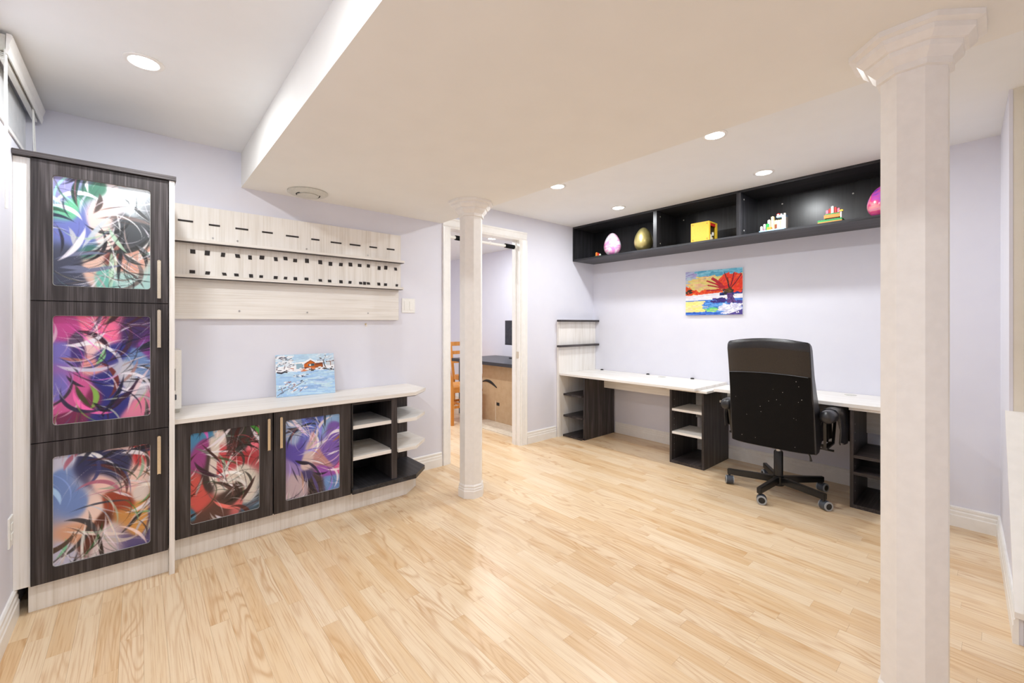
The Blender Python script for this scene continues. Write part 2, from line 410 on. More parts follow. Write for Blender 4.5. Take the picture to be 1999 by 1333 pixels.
# door frame
tr = empty('trim_1', (2.42, YA, 0))
def casing(name, pts0, pts1, inw):
    """flat moulded board between two world points in the wall plane; inw = unit vector toward the opening"""
    prof = [(0, 0), (0, .018), (.012, .018), (.018, .014), (.055, .011), (.066, .013), (.072, .008), (.078, .006), (.078, 0)]
    m = MB(); m.loft([[(p[0] + inw[0] * a, YA - t, p[1] + inw[1] * a) for a, t in prof] for p in (pts0, pts1)])
    return m.build(name, M['trim'], tr)
casing('casing', (DX0 - .074, 0), (DX0 - .074, DZ + .004), (1, 0))
casing('casing', (DX1 + .09, 0), (DX1 + .09, DZ + .004), (-1, 0))
casing('head_casing', (DX0 - .074, DZ + .082), (DX1 + .09, DZ + .082), (0, -1))
box('jamb', DX0 - .019, DX0, YA - .001, YA + T + .001, 0, DZ, M['trim'], tr)
box('jamb', DX1, DX1 + .019, YA - .001, YA + T + .001, 0, DZ, M['trim'], tr)
box('head_jamb', DX0 - .019, DX1 + .019, YA - .001, YA + T + .001, DZ, DZ + .019, M['trim'], tr)
box('door_stop', DX1 - .012, DX1, YA + .05, YA + .085, 0, DZ, M['trim'], tr)
box('door_stop', DX0, DX0 + .012, YA + .05, YA + .085, 0, DZ, M['trim'], tr)
tag(box('strike_plate', DX1 - .003, DX1 + .002, YA + .012, YA + .042, .86, .925, M['brass'], tr), 'small brass strike plate')
struct(tr, 'white moulded door frame around the open doorway', 'door frame')

# high window with blind headrail
win = empty('window_1', (XL, 2.68, WZ0))
box('window_frame', XL - .045, XL - .03, WY0, WY1, WZ0, WZ1, M['trim'], win)
m = MB(); m.box(XL - .033, XL - .018, WY0 + .02, WY0 + .35, WZ0 + .02, WZ1 - .02); m.build('pane', M['pane'], win)
m = MB(); m.box(XL - .033, XL - .018, WY0 + .38, WY1 - .02, WZ0 + .02, WZ1 - .02); m.build('pane', M['pane'], win)
box('window_sill', XL - .10, XL + .006, WY0 - .01, WY1 + .01, WZ0 - .014, WZ0, M['trim'], win)
struct(win, 'small high basement window behind the blind headrail', 'window')
bl = empty('window_blind', (XL, 2.7, 2.13))
m = MB(); m.prism([(XL + .002, 2.198), (XL + .021, 2.198), (XL + .021, 2.248), (XL + .002, 2.248)], 2.375, 3.09, 'Y'); m.build('headrail', M['greyplastic'], bl)
m = MB(); m.prism([(XL + .022, 2.182), (XL + .028, 2.178), (XL + .032, 2.200), (XL + .031, 2.216), (XL + .040, 2.246), (XL + .036, 2.252), (XL + .024, 2.252)], 2.37, 3.10, 'Y'); m.build('valance', M['trim'], bl)
MB().tube([(XL + .02, 2.385, 2.20), (XL + .021, 2.385, 2.0), (XL + .022, 2.385, 1.62)], .0045, 8).build('tilt_wand', M['whiteplastic'], bl, smooth=SM)
MB().tube([(XL + .022, 2.92, 2.20), (XL + .024, 2.94, 2.05), (XL + .025, 2.97, 1.93)], .002, 6).build('cord', M['whiteplastic'], bl)
MB().tube([(XL + .022, 2.90, 2.20), (XL + .022, 2.915, 2.05), (XL + .024, 2.935, 1.93)], .002, 6).build('cord', M['whiteplastic'], bl)
m = MB()
for k in range(4): m.box(XL + .003, XL + .018, 2.40, 3.05, 2.168 + k * .007, 2.171 + k * .007)
m.build('slat_stack', M['whiteplastic'], bl)
tag(bl, 'white raised blind with moulded valance and wand at high window', 'blind')

# ------------------------------------------------------------------ recessed lights
def pot(x, y, z, label, name='recessed_light', power=LAMP_W):
    t = empty(name, (x, y, z))
    MB().lathe((x, y, z), [(.048, -.001), (.066, -.001), (.066, -.004), (.060, -.007), (.050, -.006), (.048, -.001)], 28, cap=False).build('trim_ring', M['trim'], t, smooth=SM)
    MB().lathe((x, y, z), [(.049, -.0005), (.049, -.003)], 28).build('diffuser', M['lamp_on'], t)
    ld = bpy.data.lights.new('bulb', 'AREA'); ld.shape = 'DISK'; ld.size = .09; ld.energy = power; ld.color = LAMP_COL
    lo = bpy.data.objects.new('bulb', ld); COL.objects.link(lo); lo.parent = t; lo.location = (0, 0, -.009)
    tag(t, label, 'ceiling light', 'recessed ceiling lights'); return t
pot(.016, 2.293, ZC, 'lit recessed ceiling light above the tall cabinet')
pot(.016, 1.05, ZC, 'added recessed fill light, out of view, in front of the left wall')  # no fixture seen here; placed at the row spacing to even out the light
pot(.016, -.3, ZC, 'added recessed fill light, unseen, by the wall behind the viewpoint')  # unseen fixture behind the viewpoint, put in for a flatter, brighter room
pot(2.44, 2.26, ZC, 'lit recessed ceiling light beside the boxed beam, toward the doorway')
pot(2.445, 1.064, ZC, 'lit recessed ceiling light beside the boxed beam, toward the desk chair')
pot(3.31, 2.31, ZC, 'lit recessed ceiling light in front of the black wall shelf, above the eggs')
pot(3.31, 1.10, ZC, 'lit recessed ceiling light in front of the wall shelf, above the desk chair')
pot(3.32, 4.18, ZC, 'lit recessed ceiling light in the room beyond the door', power=LAMP_W * 1.5)
pot(2.1, 3.9, ZC, 'added recessed fill light, out of view, just inside the room beyond the door', power=LAMP_W * 1.5)  # not in view; added to lift the brightness of the next room
pot(2.1, 5.0, ZC, 'added recessed fill light, out of view, deep in the room beyond the door', power=LAMP_W * 1.5)  # second out-of-view fixture, added to brighten the room beyond the door

# round air vent on the bulkhead
t = empty('ceiling_vent', (.826, 2.95, ZB))
MB().lathe((.826, 2.95, ZB), [(.118, -.001), (.120, -.006), (.108, -.014), (.078, -.018)], 40).build('rim', M['greyplastic'], t, smooth=SM)
MB().lathe((.826, 2.95, ZB), [(.060, -.017), (.062, -.024), (.030, -.027)], 40).build('disc', M['greyplastic'], t, smooth=SM)
for a0 in (-.5, 2.64):
    MB().tube([(.826 + .069 * math.cos(a0 + q * .1), 2.95 + .069 * math.sin(a0 + q * .1), ZB - .0185) for q in range(11)], .003, 6).build('slot', M['void'], t)
tag(t, 'round pale grey air vent under the boxed beam', 'vent')

# ------------------------------------------------------------------ columns
def column(x, y, label):
    t = empty('column', (x, y, 0)); R0 = .074 / math.cos(math.pi / 8); r8 = math.pi / 8
    MB().lathe((x, y, 0), [(R0, .0), (R0, ZB)], 8, rot0=r8).build('shaft', M['column'], t)
    MB().lathe((x, y, 0), [(R0 + .012, 0), (R0 + .012, .05), (R0 + .008, .056), (R0 + .010, .064), (R0 + .005, .072), (R0 + .007, .082), (R0 + .001, .092)], 8, rot0=r8).build('base_moulding', M['column'], t)
    MB().lathe((x, y, ZB), [(R0 + .001, -.108), (R0 + .011, -.106), (R0 + .011, -.088), (R0 + .032, -.066), (R0 + .034, -.052), (R0 + .043, -.050), (R0 + .060, -.034), (R0 + .061, -.020), (R0 + .080, -.016), (R0 + .080, 0)], 8, rot0=r8).build('capital', M['column'], t)
    tag(t, label, 'column')
column(1.765, 2.46, 'white octagonal column standing in front of the doorway')
column(1.775, .175, 'white octagonal column beside the stair, hiding part of the desks')

# ------------------------------------------------------------------ painted / printed panels
def to_lin(a):
    a = np.clip(a, 0, 1); return np.where(a <= .04045, a / 12.92, ((a + .055) / 1.055) ** 2.4)
def paint_plane(name, img, P0, U, V, mat, parent):
    """grid of coloured points: P0 = top left, U = across, V = down"""
    h, wd = img.shape[:2]; P0, U, V = Vector(P0), Vector(U), Vector(V)
    o0 = WLOC[parent.name]
    P = np.array(P0 - o0)[None, None, :] + np.linspace(0, 1, wd)[None, :, None] * np.array(U)[None, None, :] + np.linspace(0, 1, h)[:, None, None] * np.array(V)[None, None, :]
    idx = np.arange(h * wd).reshape(h, wd)
    f = np.stack([idx[:-1, :-1], idx[1:, :-1], idx[1:, 1:], idx[:-1, 1:]], -1).reshape(-1, 4)
    me = bpy.data.meshes.new(name); me.from_pydata(P.reshape(-1, 3).tolist(), [], f.tolist())
    col = np.ones((h * wd, 4), np.float32); col[:, :3] = to_lin(img.reshape(-1, 3))
    at = me.attributes.new('paint', 'FLOAT_COLOR', 'POINT'); at.data.foreach_set('color', col.ravel())
    me.materials.append(mat)
    o = bpy.data.objects.new(name, me); COL.objects.link(o); o.parent = parent; WLOC[o.name] = o0
    return o
def swirl_field(seed, h, wd, blobs, warp=.10, streak=.5):
    """abstract flowing colour: blobs of colour pulled about by a wavy field, with light and dark ribbons"""
    rs = np.random.RandomState(seed)
    v, u = np.meshgrid(np.linspace(0, 1, h), np.linspace(0, 1, wd), indexing='ij')
    def wav(n, f0, f1):
        z = np.zeros_like(u)
        for _ in range(n):
            f = rs.uniform(f0, f1); a = rs.uniform(0, 6.28)
            z += np.sin(f * (u * math.cos(a) + v * math.sin(a)) + rs.uniform(0, 6.28)) / n ** .5
        return z
    a, b = wav(5, 5, 14), wav(5, 5, 14)
    uu = u + warp * a; vv = v + warp * b
    num = np.zeros((h, wd, 3)); den = np.zeros((h, wd, 1))
    for bu, bv, br, c in blobs:
        d2 = ((uu - bu) ** 2 + (vv - bv) ** 2) / br ** 2
        k = (1 / (.01 + d2 ** 3.6))[..., None]
        num += k * np.array(c) / 255.0; den += k
    img = num / den
    # tapering brush strokes that follow the same wavy field
    ang = 2.2 * wav(4, 3, 8)
    for q in range(210):
        pu, pv = rs.uniform(0, 1), rs.uniform(0, 1); i0, j0 = int(pv * (h - 1)), int(pu * (wd - 1))
        base = img[i0, j0].copy(); mode = rs.randint(8)
        c = (base * .35, base * .5, base * 1.45 + .05, np.array([.95, .93, .97]), base * .3 + .66, base[[2, 0, 1]] * .9, base * 1.25, base * .25)[mode]
        n = rs.randint(18, 48); w0 = rs.uniform(.006, .034) if q < 80 else rs.uniform(.003, .011); turn = rs.uniform(-.07, .07); th = ang[i0, j0]
        for k in range(n):
            th += turn; pu += .016 * math.cos(th); pv += .011 * math.sin(th)
            r = w0 * math.sin(math.pi * (k + .5) / n)
            i1, i2 = max(0, int((pv - r) * h)), min(h, int((pv + r) * h) + 2); j1, j2 = max(0, int((pu - r) * wd)), min(wd, int((pu + r) * wd) + 2)
            if i1 >= i2 or j1 >= j2: continue
            dd = np.hypot(u[i1:i2, j1:j2] - pu, (v[i1:i2, j1:j2] - pv) * 1.48)
            al = (np.clip((r - dd) / .006 + .5, 0, 1) * .6)[..., None]
            img[i1:i2, j1:j2] = img[i1:i2, j1:j2] * (1 - al) + np.clip(c, 0, 1) * al
    return np.clip(img, 0, 1)
K = (48, 50, 56)
POSTERS = [
 (11, [(.1,.08,.14,(150,150,200)),(.3,.12,.12,(70,120,100)),(.55,.2,.17,(238,228,232)),(.75,.12,.12,(190,200,205)),(.1,.3,.12,(110,190,150)),(.15,.5,.16,(110,120,190)),(.25,.66,.12,(60,110,100)),(.5,.45,.13,(235,205,198)),(.85,.4,.15,(62,66,70)),(.6,.62,.1,(120,66,58)),(.35,.78,.15,(222,184,168)),(.12,.92,.16,(66,70,88)),(.55,.93,.13,(110,180,165)),(.85,.7,.12,(214,160,140)),(.9,.93,.14,(170,205,200))]),
 (23, [(.1,.1,.14,(190,70,140)),(.45,.1,.14,(240,110,150)),(.85,.12,.16,(60,36,90)),(.2,.25,.1,(90,70,100)),(.45,.26,.09,(240,200,200)),(.08,.45,.13,(120,110,190)),(.3,.4,.1,(70,50,120)),(.45,.5,.12,(226,150,150)),(.65,.38,.12,(50,50,130)),(.85,.45,.12,(110,140,190)),(.15,.72,.15,(206,90,150)),(.5,.78,.15,(44,46,124)),(.8,.65,.12,(196,196,208)),(.85,.9,.14,(225,130,160)),(.2,.93,.14,(120,40,80)),(.95,.25,.1,(130,60,140))]),
 (37, [(.1,.1,.16,(205,205,226)),(.45,.12,.16,(44,48,90)),(.88,.08,.1,(200,60,66)),(.5,.27,.1,(240,200,190)),(.15,.35,.15,(110,138,196)),(.8,.3,.14,(236,200,190)),(.3,.5,.16,(238,210,200)),(.6,.5,.13,(150,60,40)),(.85,.52,.12,(220,206,200)),(.2,.7,.14,(214,160,130)),(.45,.78,.13,(90,44,34)),(.75,.72,.12,(210,150,80)),(.85,.85,.12,(90,80,130)),(.15,.93,.14,(190,190,214)),(.55,.95,.12,(214,196,200))]),
 (51, [(.2,.12,.15,(70,140,186)),(.4,.16,.11,(225,205,200)),(.7,.12,.18,(52,46,50)),(.9,.2,.13,(235,120,140)),(.08,.32,.13,(150,60,130)),(.3,.36,.12,(220,208,200)),(.55,.35,.13,(200,70,80)),(.85,.42,.14,(170,50,60)),(.2,.5,.12,(60,44,46)),(.5,.55,.13,(228,218,208)),(.12,.68,.15,(206,84,78)),(.5,.75,.12,(60,44,42)),(.8,.66,.13,(214,206,196)),(.6,.85,.1,(210,110,110)),(.2,.92,.14,(90,60,54)),(.85,.9,.13,(70,90,110)),(.05,.85,.08,(50,110,140))]),
 (67, [(.1,.12,.14,(150,170,210)),(.35,.15,.15,(100,110,200)),(.6,.14,.13,(86,110,190)),(.88,.12,.13,(140,180,224)),(.55,.3,.1,(230,190,210)),(.15,.4,.16,(90,76,170)),(.85,.38,.13,(120,90,180)),(.4,.5,.13,(214,190,190)),(.7,.52,.12,(190,140,140)),(.15,.65,.13,(150,130,190)),(.4,.72,.12,(70,60,110)),(.75,.72,.13,(150,80,180)),(.2,.9,.15,(190,170,180)),(.55,.9,.13,(66,54,56)),(.85,.9,.13,(110,150,210)),(.95,.65,.08,(226,100,160))]),
]

# ------------------------------------------------------------------ cabinet doors
def handle(x, yf, z0, z1, parent):
    m = MB()
    for xa in (x - .0065, x + .0030): m.box(xa, xa + .0035, yf - .031, yf - .021, z0, z1)
    m.box(x - .0065, x + .0065, yf - .025, yf - .021, z0, z1); m.box(x - .0065, x + .0065, yf - .031, yf - .021, z1 - .003, z1)
    m.box(x - .0045, x + .0045, yf - .024, yf + .001, z0 + .022, z0 + .032); m.box(x - .0045, x + .0045, yf - .024, yf + .001, z1 - .032, z1 - .022)
    return m.build('handle', M['brass'], parent)
def cabinet_door(parent, x0, x1, z0, z1, yf, win4, hx, hz, poster, plabel):
    d = MB().frame(x0, x1, z0, z1, *win4, yf, yf + .018).build('door', M['darkZ'], parent, 0)
    a, b, c, e = win4
    m = MB(); m.frame(a - .0015, b + .0015, c - .0015, e + .0015, a + .001, b - .001, c + .001, e - .001, yf + .0075, yf + .010, .011)
    m.build('window_lip', M['greyplastic'], d)
    img = swirl_field(poster[0], 200, 134, poster[1])
    p = paint_plane('picture_panel', img, (a - .004, yf + .011, e + .004), (b - a + .008, 0, 0), (0, 0, c - e - .008), M['print'], d)
    p['label'] = plabel
    box('backing', a - .01, b + .01, yf + .012, yf + .017, c - .01, e + .01, M['blackplastic'], d)
    h = handle(hx, yf, hz[0], hz[1], d); h['label'] = 'slim champagne bar handle'
    return d

# tall cabinet
YD = 2.62
t = empty('tall_cabinet', (-.11, 2.86, 0))
m = MB(); m.box(-.335, -.317, YD + .02, 3.112, .118, 1.884); m.box(-.317, .109, YD + .02, 3.112, .118, .136); m.box(-.317, .109, YD + .02, 3.112, 1.866, 1.884); m.box(-.317, .109, 3.1, 3.112, .136, 1.866)
m.box(-.317, .109, YD + .02, 3.1, .696, .712); m.box(-.317, .109, YD + .02, 3.1, 1.289, 1.305)
m.build('body', M['darkZ'], t)
box('side_panel', .110, .131, YD - .006, 3.114, 0, 1.884, M['paleZ'], t, .001)
box('top_board', -.3835, .136, YD - .014, 3.114, 1.885, 1.906, M['darkX'], t, .001)
box('filler_strip', -.3845, -.336, YD + .012, YD + .03, .118, 1.883, M['paleZ'], t, .001)
box('toe_kick', -.345, .109, 2.657, 2.675, 0, .116, M['paleZ'], t, .001)
zs = [(.120, .704), (.708, 1.294), (1.298, 1.882)]
wins = [(.175, .640), (.772, 1.235), (1.361, 1.826)]
hz = [(.498, .676), (1.089, 1.266), (1.319, 1.498)]
names = ['swirling lavender, navy and rust abstract print', 'swirling magenta and navy abstract print', 'swirling green, white and grey abstract print']
for (z0, z1), (c, e), hh, pi, nm in zip(zs, wins, hz, (2, 1, 0), names):
    cabinet_door(t, -.334, .106, z0, z1, YD, (-.2725, .0415, c, e), .072, hh, POSTERS[pi], nm)
tag(t, 'tall charcoal wood cabinet with three doors holding colourful prints', 'cabinet')

# base cabinet
YB_ = 2.71
t = empty('base_cabinet', (.8, 2.9, 0))
m = MB(); m.box(.134, .152, YB_ + .02, 3.112, .118, .698); m.box(.152, 1.016, YB_ + .02, 3.112, .118, .136); m.box(.152, 1.016, 3.10, 3.112, .136, .698); m.box(.152, 1.016, YB_ + .02, 3.1, .682, .698)
m.box(1.000, 1.0165, YB_ + .02, 3.1, .136, .682)
m.build('body', M['darkZ'], t)
cabinet_door(t, .138, .571, .12, .696, YB_, (.1985, .5065, .175, .640), .547, (.495, .672), POSTERS[3], 'swirling red, blue and bone abstract print')
cabinet_door(t, .577, 1.012, .12, .696, YB_, (.638, .945, .178, .642), .609, (.496, .672), POSTERS[4], 'swirling violet and light blue abstract print')
# open bay
m = MB(); m.box(1.017, 1.026, YB_, 3.10, .128, .698); m.build('bay_side', M['black_lam'], t)
m = MB(); m.box(1.287, 1.327, YB_, YB_ + .02, .128, .698); m.box(1.300, 1.327, YB_ + .02, 3.10, .128, .698); m.build('divider', M['darkZ'], t)
m = MB(); m.box(1.026, 1.300, 3.095, 3.112, .128, .698); m.build('bay_back', M['black_lam'], t)
box('top_rail', 1.026, 1.287, YB_, 3.095, .684, .698, M['darkX'], t)
for zt in (.549, .350):
    box('bay_shelf', 1.026, 1.300, YB_ + .004, 3.094, zt - .023, zt, M['paleX'], t, .001)
# end shelves with cut corners
def plan(x0, inset=0): return [(x0, 3.112), (1.605 - inset, 3.112), (1.605 - inset, 2.825 + inset * .4), (1.462 - inset * .4, 2.692 + inset), (x0, 2.692 + inset)]
for zt in (.549, .350):
    MB().prism(plan(1.328), zt - .023, zt).build('end_shelf', M['paleX'], t, .001)
MB().prism([(1.017, 3.112)] + plan(1.328)[1:4] + [(1.017, 2.692)], .121, .150).build('bottom_shelf', M['shelfY'], t, .001)
box('end_back', 1.327, 1.602, 3.097, 3.112, .150, .698, M['darkZ'], t)
MB().prism([(.137, 3.11), (.137, 2.757), (1.42, 2.757), (1.55, 2.86), (1.55, 3.11)], 0, .119).build('toe_kick', M['paleZ'], t, .001)
tag(t, 'low charcoal base cabinet with two print doors and open end shelves', 'cabinet')
t = empty('cabinet_worktop', (.85, 2.9, .70))
MB().prism([(.132, 3.117), (1.607, 3.117), (1.607, 2.818), (1.455, 2.682), (.132, 2.682)], .703, .726).build('top', M['paleX'], t, .0015)
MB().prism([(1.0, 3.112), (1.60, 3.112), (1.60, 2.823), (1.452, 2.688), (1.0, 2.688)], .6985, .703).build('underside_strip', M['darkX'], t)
tag(t, 'cream wood worktop with clipped corner on the low cabinet', 'worktop')

# ------------------------------------------------------------------ wall display board with tape patches
t = empty('display_board', (.85, 3.11, 1.23))
YP = 3.098
box('upper_panel', .134, 1.547, YP, 3.119, 1.688, 1.890, M['paleZ'], t, .001)
box('middle_panel', .134, 1.547, YP, 3.119, 1.482, 1.669, M['paleZ'], t, .001)
box('lower_panel', .134, 1.530, YP, 3.119, 1.229, 1.463, M['paleX'], t, .001)
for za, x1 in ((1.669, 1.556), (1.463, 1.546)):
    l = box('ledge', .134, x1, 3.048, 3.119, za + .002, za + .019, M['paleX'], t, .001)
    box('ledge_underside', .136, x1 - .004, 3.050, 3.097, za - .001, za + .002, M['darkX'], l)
rail = box('bottom_rail', .134, 1.522, 3.090, YP, 1.229, 1.247, M['paleX'], t, .001)
# tape patches on the board: (centre x, height, half width) in metres
dash = [(0.2039, 1.7944, 0.0353), (0.3417, 1.7888, 0.0278), (0.482, 1.7872, 0.034), (0.6225, 1.7855, 0.0305), (0.7687, 1.7804, 0.039), (0.9134, 1.7776, 0.0266), (1.0526, 1.7735, 0.0372), (1.1874, 1.7735, 0.0394), (1.3243, 1.7731, 0.0298), (1.4631, 1.7736, 0.0315)]
up = [(0.2376, 1.6207, 0.012), (0.3066, 1.6193, 0.0124), (0.3845, 1.6172, 0.0103), (0.4596, 1.6177, 0.0121), (0.5257, 1.6153, 0.0097), (0.5911, 1.6217, 0.0129), (0.6703, 1.6194, 0.0104), (0.7273, 1.629, 0.0115), (0.7855, 1.6215, 0.0118), (0.8593, 1.6266, 0.0122), (0.9455, 1.6254, 0.0127), (1.0137, 1.6205, 0.0122), (1.0855, 1.6223, 0.0126), (1.1536, 1.6285, 0.0129), (1.2211, 1.6279, 0.0133), (1.2867, 1.6301, 0.0117), (1.3702, 1.6214, 0.0111), (1.4234, 1.6286, 0.0124), (1.5044, 1.625, 0.0107)]
lo = [(0.2352, 1.503, 0.0132), (0.3084, 1.5014, 0.0112), (0.3915, 1.5009, 0.0104), (0.4534, 1.5008, 0.0114), (0.5312, 1.5007, 0.0104), (0.5871, 1.5006, 0.01), (0.6694, 1.4999, 0.0112), (0.7276, 1.5008, 0.0099), (0.7871, 1.5005, 0.011), (0.8567, 1.5035, 0.0122), (0.9461, 1.5002, 0.011), (1.0081, 1.4997, 0.0113), (1.0865, 1.4998, 0.0117), (1.1506, 1.4999, 0.0102), (1.2287, 1.4992, 0.0114), (1.2575, 1.4996, 0.0106), (1.2867, 1.5002, 0.0117), (1.3678, 1.5003, 0.0111), (1.4213, 1.4996, 0.0114), (1.5139, 1.4993, 0.0096)]
for x_, z_, hw_ in dash:
    box('tape_patch', x_ - hw_, x_ + hw_, YP - .0025, YP + .0005, z_ - .005, z_ + .005, M['velcro'], t)
random.seed(9)
for lst, hh in ((up, .0125), (lo, .0095)):
    for x_, z_, hw_ in lst:
        sk = random.uniform(-.0015, .0025); h2 = hh * random.uniform(.85, 1.15)
        MB().prism([(x_ - hw_ + sk, z_ - h2), (x_ + hw_ + sk, z_ - h2), (x_ + hw_ - sk, z_ + h2), (x_ - hw_ - sk, z_ + h2)], YP - .0025, YP + .0005, 'Y').build('tape_patch', M['velcro'], t)
for x_, z_ in [(0.4682, 1.2791), (0.8613, 1.2771), (1.2839, 1.2788), (0.3339, 1.7108), (0.4588, 1.7098), (0.8574, 1.7067), (1.2827, 1.7081)]:
    MB().lathe((x_, YP, z_), [(.0055, -.0035), (.005, 0)], 10, 'Y').build('screw', M['steel'], t)
tag(t, 'cream wood wall board with two ledges and black tape patches', 'wall board')

# wall switch
t = empty('light_switch', (1.623, YA, 1.287))
box('plate', 1.566, 1.680, YA - .006, YA, 1.287, 1.402, M['whiteplastic'], t, .002)
for xa in (1.585, 1.631):
    r_ = box('rocker', xa, xa + .030, YA - .010, YA - .005, 1.310, 1.378, M['whiteplastic'], t, .001)
tag(t, 'white double rocker light switch beside the display board', 'light switch')
# hook/patched hole under the board
t = empty('wall_hook', (1.275, YA, 1.185))
MB().tube([(1.275, YA, 1.197), (1.275, YA - .012, 1.197), (1.278, YA - .014, 1.186), (1.270, YA - .010, 1.18)], .0025, 6).build('hook', M['brass'], t)
MB().lathe((1.275, YA, 1.197), [(.008, -.003), (.008, 0)], 12, 'Y').build('rose', M['brass'], t)
tag(t, 'tiny brass hook in the wall under the display board', 'hook')
t = empty('wall_outlet', (XL, 2.58, .33))
box('plate', XL, XL + .006, 2.545, 2.615, .318, .438, M['whiteplastic'], t, .002)
for zz in (.345, .385): box('socket', XL + .005, XL + .009, 2.562, 2.598, zz, zz + .028, M['whiteplastic'], t, .002)
tag(t, 'white outlet plate on the left wall beside tall cabinet', 'outlet')

# upright white console on the worktop against the cabinet side
t = empty('game_console', (.155, 2.98, .726))
box('stand', .138, .166, 2.90, 3.06, .726, .752, M['greyplastic'], t, .002)
box('shell', .134, .171, 2.85, 3.085, .752, 1.062, M['whiteplastic'], t, .003)
box('disc_slot', .141, .145, 2.848, 2.852, .85, .965, M['void'], t)
box('button', .141, .150, 2.847, 2.852, .800, .830, M['castor'], t, .002)
tag(t, 'upright white console on the worktop against the tall cabinet', 'console')

# ------------------------------------------------------------------ paintings
def poly_mask(h, wd, pts):
    v, u = np.meshgrid((np.arange(h) + .5) / h, (np.arange(wd) + .5) / wd, indexing='ij')
    inside = np.zeros((h, wd), bool); n = len(pts); j = n - 1
    for i in range(n):
        xi, yi = pts[i]; xj, yj = pts[j]
        c = ((yi > v) != (yj > v)) & (u < (xj - xi) * (v - yi) / ((yj - yi) or 1e-9) + xi)
        inside ^= c; j = i
    return inside
class Paint:
    def __init__(s, h, wd, col, seed=1, aspect=1.33):
        s.h, s.w = h, wd; s.im = np.ones((h, wd, 3)) * np.array(col) / 255.0; s.rs = np.random.RandomState(seed); s.asp = aspect
        s.v, s.u = np.meshgrid((np.arange(h) + .5) / h, (np.arange(wd) + .5) / wd, indexing='ij')
    def poly(s, pts, c): s.im[poly_mask(s.h, s.w, pts)] = np.array(c) / 255.0
    def line(s, pts, wd, c):
        for (xa, ya), (xb, yb) in zip(pts, pts[1:]):
            du, dv = (xb - xa) * s.asp, yb - ya; L = du * du + dv * dv + 1e-9
            k = np.clip((((s.u - xa) * s.asp) * du + (s.v - ya) * dv) / L, 0, 1)
            d = np.hypot((s.u - xa) * s.asp - k * du, s.v - ya - k * dv)
            s.im[d < wd] = np.array(c) / 255.0
    def blob(s, x, y, rx, ry, c, rag=.3):
        a = np.arctan2(s.v - y, s.u - x); ph = s.rs.uniform(0, 6.28, 4)
        rr = 1 + rag * (.5 * np.sin(3 * a + ph[0]) + .4 * np.sin(7 * a + ph[1]) + .3 * np.sin(13 * a + ph[2]))
        s.im[np.hypot((s.u - x) / rx, (s.v - y) / ry) < rr] = np.array(c) / 255.0
    def dabs(s, n, x0, x1, y0, y1, lx, ly, cols, ang=0):
        for _ in range(n):
            x, y = s.rs.uniform(x0, x1), s.rs.uniform(y0, y1); c = cols[s.rs.randint(len(cols))]
            l = lx * s.rs.uniform(.5, 1.3); aa = ang + s.rs.uniform(-.25, .25)
            s.line([(x - l * math.cos(aa), y - l * math.sin(aa)), (x + l * math.cos(aa), y + l * math.sin(aa))], ly * s.rs.uniform(.6, 1.2), c)
    def finish(s, amt=.03):
        n = s.rs.normal(0, 1, (s.h // 4 + 2, s.w // 8 + 2)); n = np.repeat(np.repeat(n, 4, 0), 8, 1)[:s.h, :s.w]
        return np.clip(s.im + amt * n[..., None], 0, 1)
# tree by the water at sunset
p = Paint(132, 168, (236, 222, 140), 3, 1.27)
p.dabs(90, 0, .42, 0, .2, .10, .02, [(150, 140, 205), (168, 160, 214), (180, 190, 224)], -.05)
p.dabs(90, .3, 1, 0, .12, .10, .018, [(110, 190, 220), (140, 205, 228), (90, 170, 205)], -.06)
p.dabs(30, 0, .12, .15, .45, .06, .018, [(180, 205, 220), (190, 200, 225), (205, 215, 220)])
p.dabs(60, .12, .5, .15, .45, .08, .02, [(240, 218, 130), (236, 226, 140), (244, 208, 140)])
p.dabs(14, .15, .4, .3, .42, .05, .014, [(245, 190, 150), (240, 200, 160)])
for x in np.linspace(.0, .62, 22): p.blob(x, .50 + .03 * math.sin(x * 30), .05, .045, [(240, 70, 30), (236, 90, 40), (228, 60, 34)][int(x * 50) % 3])
p.blob(.04, .42, .07, .07, (240, 90, 40)); p.dabs(14, 0, .13, .42, .52, .02, .012, [(30, 50, 40), (60, 50, 40)])
p.poly([(0, .56), (1, .48), (1, .70), (0, .66)], (232, 230, 238)); p.dabs(40, 0, 1, .56, .66, .08, .012, [(240, 225, 230), (220, 224, 240), (246, 244, 246)])
p.poly([(0, .67), (1, .64), (1, 1), (0, 1)], (66, 118, 200))
p.poly([(0, .69), (.36, .68), (.40, .80), (.5, .9), (.3, .93), (0, .93)], (240, 226, 140)); p.dabs(50, 0, .36, .7, .92, .06, .015, [(242, 228, 140), (236, 222, 130), (244, 214, 160)])
p.dabs(70, .38, .72, .66, .92, .07, .015, [(60, 120, 205), (90, 150, 220), (40, 80, 170), (110, 170, 225)]); p.dabs(16, .40, .55, .84, .92, .06, .012, [(170, 220, 110), (90, 190, 140)])
p.dabs(24, 0, .5, .94, 1, .1, .014, [(40, 90, 190), (70, 120, 210)]); p.dabs(20, .5, .72, .63, .72, .05, .012, [(60, 40, 120), (40, 40, 100)])
p.poly([(.62, .52), (1, .44), (1, .54), (.62, .58)], (26, 46, 110)); p.dabs(20, .64, 1, .46, .56, .04, .014, [(20, 40, 100), (40, 60, 140)])
p.blob(.90, .30, .16, .20, (242, 62, 44)); p.blob(.73, .20, .08, .1, (240, 66, 40)); p.blob(.86, .17, .05, .08, (238, 70, 46))
p.poly([(.72, .5), (.55, .30), (.62, .2), (.75, .16), (.82, .2), (.95, .14), (1, .2), (1, .46), (.85, .5)], (242, 64, 40))
p.dabs(60, .64, .99, .16, .46, .04, .014, [(246, 80, 50), (232, 50, 60), (240, 100, 40)], -1)
